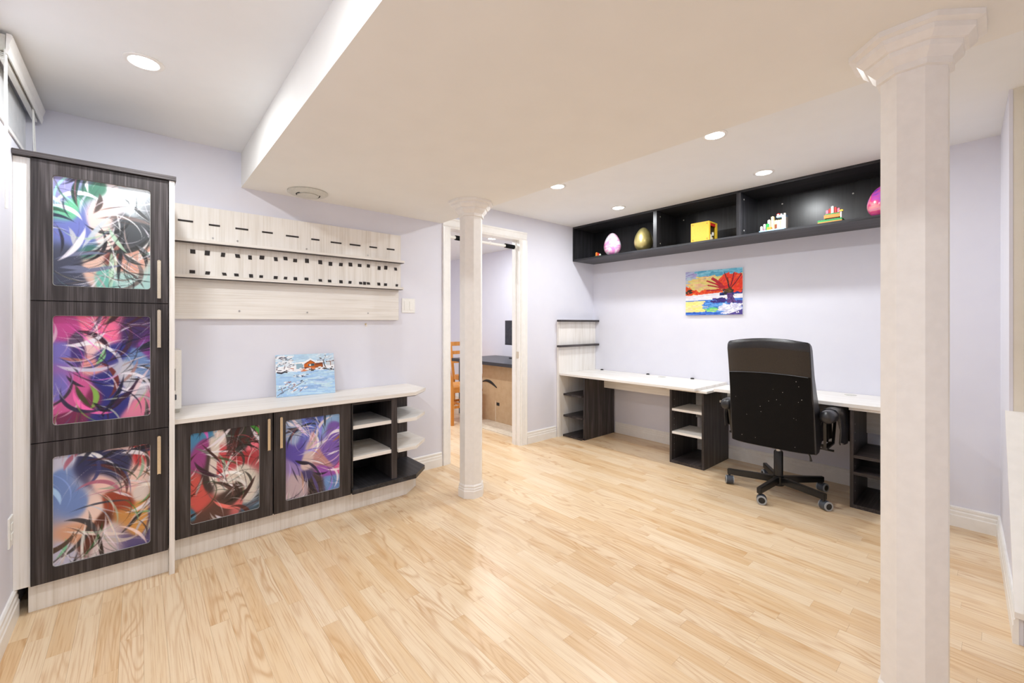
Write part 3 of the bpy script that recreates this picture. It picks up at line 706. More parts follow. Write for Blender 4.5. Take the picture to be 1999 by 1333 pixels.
for q in ((.48, .2, .70, .44), (.40, .24, .68, .42), (.42, .34, .66, .42), (.40, .45, .66, .46), (.50, .18, .7, .4)):
    p.line([(q[0], q[1]), ((q[0] + q[2]) / 2, (q[1] * .6 + q[3] * .4)), (q[2], q[3])], .016, (188, 46, 60))
for q in ((.70, .08), (.86, .10), (.98, .14), (.75, .2)):
    p.line([(q[0], q[1]), ((q[0] + .78) / 2 + .01, (q[1] + .46) / 2), (.78, .46)], .008, (60, 36, 40))
p.blob(.77, .48, .06, .06, (84, 64, 34)); p.dabs(16, .70, .84, .44, .54, .02, .012, [(60, 50, 30), (110, 80, 40), (40, 40, 50)])
p.poly([(.74, .53), (.82, .53), (.86, .66), (.92, .74), (.74, .74), (.75, .64)], (92, 62, 124)); p.dabs(16, .75, .86, .56, .73, .015, .008, [(70, 40, 90), (120, 90, 150), (60, 40, 80)], 1.3)
p.poly([(.9, .68), (1, .70), (1, .82), (.92, .8)], (70, 60, 130)); p.blob(.80, .86, .18, .11, (222, 222, 236)); p.dabs(70, .64, .98, .77, .97, .03, .012, [(236, 236, 244), (206, 206, 228), (190, 190, 218), (244, 244, 248)], -.4)
p.poly([(.72, 1), (.86, .94), (1, .88), (1, 1)], (78, 66, 140)); p.line([(.895, .925), (.895, .955), (.91, .955)], .006, (240, 240, 246)); p.blob(.93, .94, .012, .014, (240, 240, 246), 0)
IMG_TREE = p.finish(.02)
# snowy cabin over blue water
p = Paint(120, 168, (190, 220, 240), 5, 1.33)
p.dabs(60, 0, 1, 0, .34, .12, .025, [(186, 216, 238), (200, 226, 244), (178, 210, 236)])
p.poly([(0, .36), (1, .32), (1, 1), (0, 1)], (170, 206, 240)); p.dabs(120, 0, 1, .36, 1, .12, .022, [(172, 208, 240), (160, 196, 236), (186, 218, 242), (196, 224, 244)])
p.dabs(20, .5, .95, .6, .85, .1, .02, [(200, 226, 240), (190, 214, 240), (150, 184, 226)])
p.poly([(0, .30), (.4, .26), (1, .28), (1, .36), (.5, .42), (0, .42)], (238, 240, 246))
p.poly([(.17, .33), (.30, .31), (.30, .38), (.17, .38)], (176, 96, 60)); p.poly([(.16, .31), (.31, .29), (.31, .33), (.16, .345)], (246, 246, 248))
p.poly([(.34, .23), (.46, .22), (.46, .35), (.34, .36)], (150, 180, 196)); p.poly([(.32, .2), (.46, .19), (.46, .225), (.32, .24)], (244, 246, 248))
p.poly([(.47, .25), (.58, .13), (.68, .2), (.68, .36), (.47, .37)], (206, 104, 34)); p.poly([(.66, .24), (.80, .22), (.80, .34), (.66, .36)], (122, 62, 36))
p.poly([(.66, .28), (.78, .27), (.78, .33), (.66, .34)], (170, 90, 40)); p.poly([(.54, .25), (.65, .24), (.65, .30), (.54, .31)], (70, 90, 100)); p.poly([(.56, .26), (.59, .26), (.59, .30), (.56, .30)], (225, 230, 230))
p.line([(.45, .235), (.58, .135), (.67, .215)], .02, (246, 246, 250)); p.line([(.66, .215), (.82, .205)], .016, (244, 246, 250)); p.line([(.49, .24), (.585, .165), (.65, .22)], .008, (120, 56, 24))
p.poly([(.86, .22), (.99, .2), (.99, .3), (.86, .31)], (206, 214, 222)); p.line([(.86, .21), (1, .195)], .012, (110, 70, 50)); p.line([(.935, .21), (.935, .3)], .007, (150, 90, 50))
p.poly([(.40, .37), (.66, .34), (.66, .40), (.42, .43)], (224, 140, 100)); p.dabs(40, 0, 1, .33, .42, .03, .012, [(245, 246, 250), (60, 60, 70), (240, 240, 246)])
p.line([(.03, .42), (.09, .44), (.15, .41), (.18, .42)], .018, (44, 40, 54)); p.dabs(10, .5, .95, .35, .42, .02, .012, [(50, 60, 70), (90, 80, 80)])
p.line([(.84, .34), (.82, .27), (.81, .18), (.74, .10)], .012, (70, 56, 56)); p.line([(.81, .18), (.85, .08), (.84, .04)], .006, (90, 80, 86)); p.line([(.81, .18), (.70, .16)], .005, (120, 110, 120)); p.line([(.83, .14), (.92, .08)], .005, (160, 160, 176))
p.dabs(70, .68, .98, .02, .2, .02, .005, [(240, 244, 250), (214, 226, 240), (160, 170, 190)], -.6)
p.line([(.02, .36), (.03, .22), (.10, .18), (.16, .24), (.14, .34)], .01, (120, 110, 120)); p.dabs(110, 0, .28, .03, .30, .03, .009, [(245, 247, 252), (226, 234, 246), (100, 96, 110), (240, 244, 250)], -.3)
p.dabs(24, .30, .52, .5, .56, .02, .006, [(90, 100, 130), (236, 240, 248)]); p.dabs(60, .05, .50, .64, .92, .02, .008, [(60, 60, 90), (240, 244, 250), (150, 90, 90), (236, 240, 248), (245, 248, 252)], -.5)
p.line([(.02, .96), (.10, .88), (.20, .82), (.32, .76), (.46, .66)], .006, (90, 70, 80)); p.line([(.10, .88), (.09, .78)], .006, (120, 60, 60))
IMG_SNOW = p.finish(.012)

t = empty('painting', (XB, 1.74, 1.28))
box('canvas', XB - .020, XB - .002, 1.482, 1.998, 1.281, 1.694, M['canvas_edge'], t, .001)
paint_plane('picture', IMG_TREE, (XB - .0208, 1.997, 1.693), (0, -.514, 0), (0, 0, -.411), M['paint'], t)
tag(t, 'canvas painting of a red tree by water on the wall', 'painting')

t = empty('painting', (.845, 3.03, .726))
lean = math.atan2(.058, .268); yawp = -.10
cw, ch = .358, .275
U = Vector((math.cos(yawp), math.sin(yawp), 0)); Nn = Vector((math.sin(yawp), -math.cos(yawp), 0))
Vv = Vector((0, 0, -1)) * math.cos(lean) + Nn * math.sin(lean)        # down the canvas, foot forward
BLc = Vector((.664, 3.052, .727))
TL = BLc - Vv * ch
nrm = U.cross(Vv * -1).normalized()
if nrm.y > 0: nrm = -nrm
m = MB(); A = [TL, TL + U * cw, BLc + U * cw, BLc]
m._hull([tuple(a) for a in A] + [tuple(a - nrm * .014) for a in A], [(0, 1, 2, 3), (4, 7, 6, 5), (0, 4, 5, 1), (1, 5, 6, 2), (2, 6, 7, 3), (3, 7, 4, 0)])
m.build('canvas', M['canvas_edge'], t)
paint_plane('picture', IMG_SNOW, TL + nrm * .0008, U * cw, Vv * ch, M['paint'], t)
tag(t, 'small canvas of a snowy cabin leaning on the worktop', 'painting')

# ------------------------------------------------------------------ desk run on the right wall
# corner shelf unit
t = empty('corner_shelf', (3.6, 2.98, 0))
box('side_panel', 3.352, XB - .002, 3.088, 3.116, 0, 1.238, M['paleZ'], t, .001)
for z0 in (1.222, .953):
    box('ledge', 3.325, XB - .002, 3.035, 3.088, z0, z0 + .021, M['darkX'], t, .001)
box('upright', 3.452, XB - .02, 2.818, 2.838, 0, .654, M['darkZ'], t, .001)
for z0 in (0.0, .210, .437):
    box('shelf', 3.425 if z0 else 3.42, XB - .06, 2.838, 3.088, z0, z0 + .020, M['darkX'], t, .001)
tag(t, 'cream side panel with dark ledges and three charcoal corner shelves', 'shelf unit')
# left worktop
t = empty('desk_worktop', (3.66, 2.3, .655))
box('top', 3.362, XB - .002, 1.622, 3.086, .656, .677, M['paleY'], t, .0015)
box('apron', 3.775, 3.793, 1.905, 2.817, .515, .656, M['paleY'], t, .001)
for yy in (2.98, 2.40, 1.93):
    MB().lathe((3.955, yy, .677), [(.017, 0), (.017, .006), (.012, .011)], 16).build('cable_clip', M['blackplastic'], t, smooth=SM)
MB().lathe((3.88, 2.20, .677), [(.036, -.001), (.036, .003), (.030, .004)], 24).build('grommet', M['greyplastic'], t)
tag(t, 'cream desk top running from the corner shelf to the middle cubby', 'desk top')
def cubby(name, y0, y1, xf, h, shelves, smat, sx1, label, back):
    t = empty(name, ((xf + XB) / 2, (y0 + y1) / 2, 0)); x1 = XB - .024
    box('side', xf, x1, y1 - .019, y1, 0, h, M['darkZ'], t, .001)
    box('side', xf, x1, y0, y0 + .019, 0, h, M['darkZ'], t, .001)
    box('floor_board', xf, x1, y0 + .019, y1 - .019, 0, .024, M['darkX'], t, .001)
    for zt in shelves:
        box('shelf', xf + .004, sx1, y0 + .019, y1 - .019, zt - .02, zt, smat, t, .001)
    for (za, zb) in back:
        box('back_board', x1 - .03, x1 - .014, y0 + .019, y1 - .019, za, zb, M['paleY'], t)
    for k in range(9):
        for ys in (y1 - .0195,):
            MB().lathe((xf + .045, ys, .10 + k * .055), [(.0035, -.0008), (.0035, .0)], 8, 'Y').build('pin_hole', M['steel'], t)
    tag(t, label, 'cubby'); return t
cubby('desk_cubby', 1.600, 1.900, 3.478, .637, (.470, .272), M['paleY'], 3.80, 'charcoal cubby with two cream shelves under the desk joint', [(.33, .637)])
cubby('desk_cubby', .362, .655, 3.510, .640, (.346, .236), M['darkY'], XB - .06, 'charcoal cubby with charcoal shelves under the desk end', [(.42, .64), (.13, .22)])
t = empty('desk_spacer', (3.68, 1.7, .637)); box('board', 3.43, XB - .004, 1.555, 1.902, .6375, .6555, M['paleY'], t, .001)
tag(t, 'cream board bridging the two desk tops over the cubby', 'board')
t = empty('desk_spacer', (3.7, .52, .64)); box('board', 3.482, XB - .004, .364, .655, .6405, .6595, M['paleY'], t, .001)
tag(t, 'cream board under the desk top at the end cubby', 'board')
t = empty('desk_worktop', (3.7, .95, .66))
box('top', 3.455, XB - .002, .364, 1.512, .660, .684, M['paleY'], t, .0015)
box('apron', 3.80, 3.818, .656, 1.599, .515, .637, M['paleY'], t, .001)
box('keyboard_tray', 3.63, 3.79, .72, 1.54, .548, .565, M['paleY'], t, .001)
for yy in (.72, 1.53): box('tray_hanger', 3.65, 3.76, yy, yy + .014, .565, .66, M['darkZ'], t)
MB().lathe((3.88, .72, .684), [(.036, -.001), (.036, .003), (.030, .004)], 24).build('grommet', M['greyplastic'], t)
tag(t, 'cream desk top above the keyboard tray behind the office chair', 'desk top')
tag(MB().tube([(3.70, .50, .352), (3.72, .515, .356), (3.735, .52, .352)], [.008, .010, .005], 8).build('wooden_peg', M['toy_tan'], smooth=SM), 'tiny wooden peg lying on the end cubby shelf', 'peg')

# ------------------------------------------------------------------ black wall shelf
XF = 3.612; ZS0, ZS1 = 1.888, 2.2645
t = empty('wall_shelf', (3.8, 1.75, ZS0))
box('bottom_board', XF, XB - .001, YJ + .003, 3.117, ZS0, ZS0 + .019, M['shelfY'], t, .001)
box('top_board', XF, XB - .001, YJ + .003, 3.117, ZS1 - .019, ZS1, M['shelfY'], t, .001)
box('back_board', XB - .014, XB - .001, YJ + .003, 3.117, ZS0 + .019, ZS1 - .019, M['black_lam'], t)
for ya, yb in ((3.099, 3.117), (2.100, 2.136), (1.366, 1.401), (YJ + .003, YJ + .021)):
    box('divider', XF, XB - .014, ya, yb, ZS0 + .019, ZS1 - .019, M['shelfZ'], t, .001)
for yy, zz in ((2.85, 2.10), (2.22, 2.17), (2.02, 2.20), (1.80, 2.09), (1.45, 2.13), (1.18, 2.18), (.72, 2.16)):
    MB().lathe((XB - .014, yy, zz), [(.006, -.003), (.005, 0)], 10, 'X').build('screw_cap', M['lint'], t)
for yy in (2.0995, 1.3655):
    for zz in (1.95, 2.2): MB().lathe((XF + .06, yy, zz), [(.006, -.002), (.006, 0)], 10, 'Y').build('screw_cap', M['lint'], t)
tag(t, 'long black three-bay wall shelf hung under the ceiling', 'wall shelf')
ZF = ZS0 + .019
# eggs
def egg(x, y, h, r, mat, label, cat='egg', tint=None):
    prof = []
    for k in range(0, 25):
        a = math.pi * k / 24
        zz = (1 - math.cos(a)) / 2
        rr = math.sin(a) * (1 + .22 * math.cos(a)) / 1.03
        if zz * h < h * .012: continue
        prof.append((max(rr * r, .0008), zz * h - h * .012))
    o = MB().lathe((x, y, ZF), prof, 32).build('egg', mat, None, smooth=math.radians(80))
    return tag(o, label, cat)
def egg_mat(name, cols, seed):
    m, N, L, b = new_mat(name, .18, .5)
    g = N.new('ShaderNodeNewGeometry'); ad = N.new('ShaderNodeVectorMath'); ad.operation = 'ADD'; ad.inputs[1].default_value = (seed, seed * 2.3, seed * .7)
    L.new(g.outputs['Position'], ad.inputs[0])
    n = N.new('ShaderNodeTexNoise'); n.inputs['Scale'].default_value = 9; n.inputs['Detail'].default_value = 5; n.inputs['Distortion'].default_value = 1.2
    L.new(ad.outputs[0], n.inputs['Vector'])
    r = N.new('ShaderNodeValToRGB'); r.color_ramp.interpolation = 'LINEAR'; e = r.color_ramp.elements
    while len(e) < len(cols): e.new(.5)
    for i, c in enumerate(cols): e[i].position = .30 + .42 * i / (len(cols) - 1); e[i].color = srgb(*c)
    L.new(n.outputs['Fac'], r.inputs['Fac']); L.new(r.outputs['Color'], b.inputs['Base Color']); return m
M['egg_a'] = egg_mat('marbled_pink_white_enamel', [(150, 80, 190), (226, 130, 200), (240, 180, 215), (244, 236, 244), (214, 222, 244), (236, 150, 130)], 1.7)
M['egg_b'] = egg_mat('marbled_magenta_violet_enamel', [(110, 60, 180), (190, 90, 200), (232, 80, 140), (244, 170, 170), (230, 110, 190), (150, 70, 190)], 4.1)
egg(3.70, 2.655, .236, .088, M['egg_a'], 'marbled pink and white egg on the wall shelf')
egg(3.72, 2.305, .236, .090, M['gold'], 'plain gold egg on the wall shelf')
egg(3.73, .515, .215, .088, M['egg_b'], 'marbled magenta and violet egg beside the column')

# toys built of small bricks
def studs(m, x0, x1, y0, y1, z, d=.016):
    nx, ny = max(1, int(round((x1 - x0) / d))), max(1, int(round((y1 - y0) / d)))
    for i in range(nx):
        for j in range(ny):
            m.lathe((x0 + (i + .5) * (x1 - x0) / nx, y0 + (j + .5) * (y1 - y0) / ny, z), [(.0045, -.0005), (.0045, .0035)], 8)
def brick(t, name, x0, x1, y0, y1, z0, z1, mat, st=True):
    m = MB().box(x0, x1, y0, y1, z0, z1)
    if st: studs(m, x0, x1, y0, y1, z1)
    return m.build(name, M['toy_' + mat], t)
# yellow box open on one side
t = empty('toy_box', (3.71, 1.70, ZF))
bx0, bx1, by0, by1, bh = 3.63, 3.79, 1.625, 1.785, .165
box('front_wall', bx0, bx0 + .010, by0, by1, ZF, ZF + bh, M['toy_yellow'], t, .002)
box('rear_wall', bx1 - .010, bx1, by0, by1, ZF, ZF + bh, M['toy_yellow'], t, .002)
box('side_wall', bx0 + .01, bx1 - .01, by1 - .010, by1, ZF, ZF + bh, M['toy_yellow'], t, .002)
box('lid', bx0 + .01, bx1 - .01, by0, by1 - .01, ZF + bh - .012, ZF + bh, M['toy_yellow'], t, .002)
box('post', bx0 + .01, bx0 + .022, by0, by0 + .012, ZF, ZF + bh - .012, M['toy_yellow'], t)
box('post', bx1 - .028, bx1 - .01, by0, by0 + .012, ZF, ZF + bh - .012, M['toy_yellow'], t)
box('interior', bx0 + .022, bx1 - .028, by0 + .02, by0 + .03, ZF, ZF + bh - .012, M['blackplastic'], t)
box('red_header', bx0 + .024, bx1 - .03, by0 + .004, by0 + .018, ZF + bh - .035, ZF + bh - .014, M['toy_red'], t)
box('white_block', bx0 + .024, bx0 + .055, by0 + .002, by0 + .018, ZF, ZF + .055, M['toy_white'], t, .002)
box('tan_block', bx0 + .06, bx0 + .085, by0 + .004, by0 + .018, ZF, ZF + .035, M['toy_tan'], t, .002)
box('white_block', bx0 + .085, bx0 + .10, by0 + .004, by0 + .018, ZF + .05, ZF + .08, M['toy_white'], t, .002)
for a in (.018, .142):
    for b in (.018, .147):
        MB().lathe((bx0, by0 + a, ZF + b), [(.006, -.0015), (.006, 0)], 12, 'X').build('corner_dot', M['toy_ochre'], t)
tag(t, 'plain yellow toy box with an open side on the wall shelf', 'toy')
# small castle
t = empty('toy_castle', (3.68, 1.15, ZF)); y0, y1 = 1.065, 1.238; xa = 3.625
brick(t, 'base_plate', xa, xa + .10, y0, y1, ZF, ZF + .010, 'toyblue')
brick(t, 'wall', xa + .05, xa + .075, y0 + .004, y1 - .08, ZF + .010, ZF + .085, 'tan')
brick(t, 'gate_tower', xa + .03, xa + .08, y0, y0 + .026, ZF + .010, ZF + .10, 'white')
brick(t, 'gate_tower', xa + .03, xa + .08, y0 + .04, y0 + .058, ZF + .010, ZF + .075, 'white')
brick(t, 'lintel', xa + .028, xa + .082, y0, y0 + .062, ZF + .10, ZF + .112, 'toyblue')
for k in range(3): brick(t, 'battlement', xa + .03, xa + .045, y0 + .002 + k * .022, y0 + .014 + k * .022, ZF + .112, ZF + .125, 'white', False)
brick(t, 'roof_block', xa + .05, xa + .075, y0 + .046, y0 + .066, ZF + .115, ZF + .132, 'red')
brick(t, 'tower', xa + .04, xa + .065, y0 + .084, y0 + .102, ZF + .010, ZF + .115, 'tan')
brick(t, 'tower', xa + .035, xa + .06, y0 + .108, y0 + .124, ZF + .010, ZF + .092, 'white')
brick(t, 'hedge', xa + .02, xa + .035, y0 + .112, y0 + .130, ZF + .010, ZF + .062, 'green')
brick(t, 'door', xa + .045, xa + .052, y0 + .062, y0 + .080, ZF + .010, ZF + .055, 'brown', False)
brick(t, 'ramp', xa + .004, xa + .03, y0 + .09, y0 + .118, ZF + .010, ZF + .030, 'orange')
brick(t, 'figure', xa + .015, xa + .028, y0 + .134, y0 + .148, ZF + .010, ZF + .06, 'white')
brick(t, 'figure', xa + .010, xa + .022, y0 + .154, y0 + .168, ZF + .010, ZF + .045, 'white')
brick(t, 'flower', xa + .004, xa + .014, y0 + .134, y0 + .144, ZF + .010, ZF + .026, 'pink')
tag(t, 'small toy brick castle in cream and blue on wall shelf', 'toy')
# boat on a green plate
t = empty('toy_boat', (3.68, .82, ZF)); y0, y1 = .722, .862
xa = 3.64
brick(t, 'base_plate', xa, xa + .085, y0, y1, ZF, ZF + .012, 'ochre', False)
brick(t, 'grass_plate', xa, xa + .085, y0, y1 , ZF + .012, ZF + .024, 'green')
brick(t, 'keel', xa + .02, xa + .055, y0 + .02, y0 + .09, ZF + .024, ZF + .036, 'brown', False)
brick(t, 'hull', xa + .01, xa + .065, y0 + .012, y0 + .105, ZF + .036, ZF + .058, 'orange')
brick(t, 'deck', xa + .015, xa + .06, y0 + .018, y0 + .098, ZF + .0585, ZF + .066, 'green')
for k, (c, hh, yy) in enumerate((('pink', .03, .025), ('red', .042, .045), ('white', .05, .06), ('red', .036, .076), ('pink', .026, .09))):
    brick(t, 'flower', xa + .022 + .006 * (k % 2), xa + .038 + .006 * (k % 2), y0 + yy - .008, y0 + yy + .006, ZF + .066, ZF + .066 + hh, c)
brick(t, 'post', xa + .01, xa + .022, y0 + .004, y0 + .012, ZF + .024, ZF + .07, 'white')
brick(t, 'leaf', xa + .006, xa + .026, y0 - .004, y0 + .016, ZF + .0705, ZF + .080, 'yellow')
tag(t, 'small toy brick boat full of flowers on green plate', 'toy')
t = empty('toy_figures', (3.67, 2.82, ZF)); xa, y0 = 3.635, 2.755
brick(t, 'base_plate', xa, xa + .05, y0, y0 + .085, ZF, ZF + .008, 'darkgreen')
brick(t, 'figure', xa + .01, xa + .026, y0 + .058, y0 + .074, ZF + .008, ZF + .046, 'orange')
brick(t, 'figure', xa + .01, xa + .024, y0 + .034, y0 + .048, ZF + .008, ZF + .036, 'red')
brick(t, 'figure', xa + .01, xa + .022, y0 + .014, y0 + .026, ZF + .008, ZF + .026, 'white')
tag(t, 'tiny toy brick scene with red and orange pieces beside pink egg', 'toy')

# ------------------------------------------------------------------ office chair
CX, CY = 3.44, 1.048
t = empty('office_chair', (CX, CY, 0))
ZHUB = .112
MB().lathe((CX, CY, 0), [(.034, .052), (.036, .06), (.036, .118), (.029, .122), (.029, .288), (.026, .292), (.026, .295)], 20).build('column_tube', M['blackmetal'], t, smooth=SM)
MB().lathe((CX, CY, 0), [(.017, .29), (.017, .345)], 18).build('gas_lift', M['steel'], t, smooth=SM)
m = MB().box(CX - .03, CX + .075, CY - .05, CY + .05, .325, .375); m.box(CX - .12, CX + .16, CY - .11, CY + .11, .37, .392); m.build('mechanism', M['blackmetal'], t, .006)
R_ = .315
for k in range(5):
    a = math.radians(177 + 72 * k); d = Vector((math.cos(a), math.sin(a), 0)); c = Vector((CX, CY, 0))
    m = MB().bar(c + d * .02 + Vector((0, 0, .092)), c + d * (R_ + .012) + Vector((0, 0, .088)), .034, .046, .028, .040)
    m.build('base_leg', M['blackmetal'], t, .003)
    w_ = c + d * R_; sw = math.radians((200, 235, 250, 130, 120)[k]); u = Vector((math.cos(sw), math.sin(sw), 0)); f_ = Vector((-u.y, u.x, 0))
    wc = w_ + f_ * .012 + Vector((0, 0, .031))
    cs = MB().tube([w_ + Vector((0, 0, .034)), w_ + Vector((0, 0, .07))], .008, 10).build('castor', M['blackmetal'], t)
    rot = Matrix.Translation(wc) @ u.to_track_quat('Z', 'Y').to_matrix().to_4x4()
    MB().lathe((0, 0, 0), [(.022, -.024), (.0305, -.021), (.0305, .021), (.022, .024)], 22).build('wheel', M['castor'], cs, smooth=SM, xf=rot)
    for s_ in (-1, 1):
        MB().lathe((0, 0, s_ * .0245), [(.020, -.002), (.0295, -.003), (.0295, .002), (.020, .0025)], 22, cap=False).build('tread_ring', M['castor_ring'], cs, smooth=SM, xf=rot)
        MB().lathe((0, 0, s_ * .0245), [(.0205, -.002), (.0205, .0018)], 20).build('wheel_cap', M['blackplastic'], cs, xf=rot)
# seat
def rrect(cx, cy, hx, hy, r, z, n=6):
    out = []
    for qx, qy, a0 in ((1, 1, 0), (-1, 1, 90), (-1, -1, 180), (1, -1, 270)):
        for j in range(n + 1):
            a = math.radians(a0 + 90 * j / n); out.append((cx + qx * (hx - r) + r * math.cos(a), cy + qy * (hy - r) + r * math.sin(a), z))
    return out
SX = CX + .02
MB().loft([rrect(SX, CY, .21, .215, .06, .392), rrect(SX, CY, .24, .245, .07, .405), rrect(SX, CY, .25, .25, .08, .44), rrect(SX, CY, .245, .245, .08, .48), rrect(SX, CY, .22, .22, .08, .505), rrect(SX, CY, .15, .15, .08, .512)]).build('seat', M['leather'], t, smooth=math.radians(60))
# backrest: sections of a leaning, gently curved cushion
CYB = CY - .022
def back_sec(zt, hw, th, xo, r, arch=0.0, bow=.015, n=12):
    """closed ring at height zt; x = rear face xo bowed forward at the sides"""
    pts = []
    for j in range(n + 1):
        yy = -hw + 2 * hw * j / n; e = 1 - (abs(yy) / hw) ** 6
        pts.append((xo + bow * (yy / hw) ** 2 + r * (1 - e), CYB + yy, zt + arch * (1 - (yy / hw) ** 2)))
    for j in range(n + 1):
        yy = hw - 2 * hw * j / n; e = 1 - (abs(yy) / hw) ** 6
        pts.append((xo + th + bow * (yy / hw) ** 2 - r * (1 - e) * .6, CYB + yy, zt + arch * (1 - (yy / hw) ** 2)))
    return pts
def xrear(z): 
    return 3.185 - .10 * max(0, (z - .36) / .7) ** 1.3
secs = []
for z, hw, th, add in ((.366, .252, .06, .016), (.374, .256, .10, .004), (.45, .256, .19, 0), (.60, .254, .17, 0), (.75, .250, .125, 0), (.862, .248, .10, 0), (.95, .248, .092, 0), (1.03, .248, .086, 0), (1.058, .246, .076, .004), (1.076, .241, .052, .014), (1.082, .231, .022, .028)):
    secs.append(back_sec(z, hw, th, xrear(z) + add, .025, arch=.022 * max(0, (z - .36) / .7) ** 2))
bk = MB().loft(secs).build('backrest', M['leather'], t, smooth=math.radians(50))
def rear_patch(z0, z1, mat, name, off, n=10, lbl=None):
    m = MB(); g0, g1 = [], []
    rows0 = []
    for i in range(n + 1):
        z = z0 + (z1 - z0) * i / n; hw = .248 if z < .7 else .243; r0 = []
        for j in range(15):
            yy = -hw + 2 * hw * j / 14
            r0.append(m.bm.verts.new((xrear(z) + .015 * (yy / .249) ** 2 + .025 * (abs(yy) / .249) ** 6 - off, CYB + yy, z + .022 * max(0, (z - .36) / .7) ** 2 * (1 - (yy / .25) ** 2))))
        rows0.append(r0)
    for a, b in zip(rows0, rows0[1:]):
        for j in range(14): m.bm.faces.new((a[j], a[j + 1], b[j + 1], b[j]))
    r = bmesh.ops.extrude_face_region(m.bm, geom=m.bm.faces[:])
    for v in [g for g in r['geom'] if isinstance(g, bmesh.types.BMVert)]: v.co.x += off + .004
    o = m.build(name, mat, bk, smooth=SM)
    if lbl: o['label'] = lbl
    return o
rear_patch(.374, .862, M['fabric'], 'rear_panel', .004, lbl='dusty black fabric rear panel')
rear_patch(.864, 1.022, M['leather_worn'], 'rear_band', .002, 5, lbl='worn brownish leather band')
MB().tube([(xrear(.863) + .015 * (yy / .249) ** 2 - .005, CYB + yy, .863 + .022 * .6 * (1 - (yy / .25) ** 2)) for yy in np.linspace(-.235, .235, 15)], .0022, 6).build('seam_piping', M['castor'], bk)
random.seed(12)
for k in range(18):
    yy, z = random.uniform(-.21, .21), random.uniform(.40, .84); r_ = random.uniform(.001, .0022)
    x_ = xrear(z) + .015 * (yy / .249) ** 2 - .0045
    MB().lathe((x_, CYB + yy, z), [(r_ * .5, -r_ * .4), (r_, 0), (r_ * .4, r_ * .4)], 6, 'X').build('lint_speck', M['lint'], bk)
# armrests
for s_ in (-1, 1):
    ya = CYB + s_ * .304
    m = MB(); ring = []
    for x_, z_, hh, ww in ((3.222, .612, .016, .018), (3.232, .612, .034, .034), (3.262, .612, .042, .045), (3.36, .611, .042, .046), (3.46, .608, .042, .045), (3.55, .604, .038, .042), (3.588, .602, .024, .032), (3.596, .600, .008, .016)):
        ring.append([(x_, ya + ww * math.cos(q * math.pi / 8), z_ + hh * math.sin(q * math.pi / 8)) for q in range(16)])
    pad = m.loft(ring).build('armrest', M['leather'], t, smooth=math.radians(60))
    # loose cover hanging from the pad
    m = MB(); sec = []
    for q in range(13):
        f = q / 12; x_ = 3.33 + .27 * f; fold = .006 * math.sin(f * 17 + s_)
        bot = .405 + .03 * (1 - f) + .010 * math.sin(f * 9)
        sec.append([(x_, ya - .050 + fold, bot), (x_, ya - .055 + fold, .52), (x_, ya - .050, .63), (x_, ya - .030, .652 - .006 * f), (x_, ya, .658 - .006 * f), (x_, ya + .030, .652 - .006 * f), (x_, ya + .050, .63), (x_, ya + .055 - fold, .52), (x_, ya + .050 - fold, bot),
                    (x_, ya + .044 - fold, bot), (x_, ya + .049 - fold, .52), (x_, ya + .034, .60), (x_, ya - .034, .60), (x_, ya - .049 + fold, .52), (x_, ya - .044 + fold, bot)])
    m.loft(sec).build('armrest_cover', M['leather'], pad, smooth=math.radians(50))
    m = MB(); m.bar((3.26, ya - s_ * .012, .61), (3.30, ya - s_ * .02, .40), .016, .010); m.bar((3.29, ya - s_ * .02, .405), (3.52, ya - s_ * .03, .40), .03, .014); m.bar((3.50, ya - s_ * .02, .405), (3.53, ya - s_ * .012, .61), .016, .010)
    m.bar((3.40, ya - s_ * .02, .398), (3.42, CY + s_ * .10, .385), .04, .012)
    m.build('arm_frame', M['blackmetal'], t, .002)
MB().tube([(CX - .02, CY - .10, .375), (CX - .03, CY - .26, .372), (CX - .03, CY - .33, .372)], [.005, .005, .008], 8).build('height_lever', M['blackplastic'], t)
MB().tube([(CX - .16, CY - .20, .385), (CX - .18, CY - .235, .35), (CX - .175, CY - .24, .315)], [.004, .004, .008], 8).build('tilt_lever', M['blackplastic'], t)
tag(t, 'high-backed black leather office chair on five castors, facing desk', 'chair')

# ------------------------------------------------------------------ doorway bar
t = empty('pull_up_bar', (2.42, 3.178, 1.94))
MB().tube([(DX0, 3.178, 1.962), (2.42, 3.178, 1.96), (DX1, 3.178, 1.958)], .0135, 12).build('bar', M['whiteplastic'], t, smooth=SM)
for xa, xb in ((2.11, 2.25), (2.685, 2.80)): MB().tube([(xa, 3.178, 1.961), (xb, 3.178, 1.959)], .021, 14).build('foam_grip', M['foam'], t, smooth=SM)
MB().lathe((2.50, 3.178, 1.96), [(.017, -.008), (.017, .008)], 14, 'X').build('joint_collar', M['whiteplastic'], t)
for xa, s_ in ((DX0, 1), (DX1, -1)):
    MB().lathe((xa, 3.178, 1.96), sorted([(.024, 0), (.024, s_ * .008), (.018, s_ * .02)], key=lambda p_: p_[1]), 16, 'X').build('end_cup', M['whiteplastic'], t)
tag(t, 'white pull-up bar with black grips across the doorway', 'exercise bar')
for xa, zl, lb in ((DX1 - .012, 1.60, 'white cord loop hanging at the doorway beside strike plate side'), (DX0 + .010, 1.58, 'white cord hanging at the doorway behind the column')):
    o = MB().tube([(xa, 3.16, 1.945), (xa - .003, 3.158, 1.8), (xa, 3.156, zl), (xa + .004, 3.164, zl), (xa + .002, 3.166, 1.8), (xa + .002, 3.166, 1.945)], .003, 6).build('hanging_cord', M['whiteplastic'])
    tag(o, lb, 'cord')

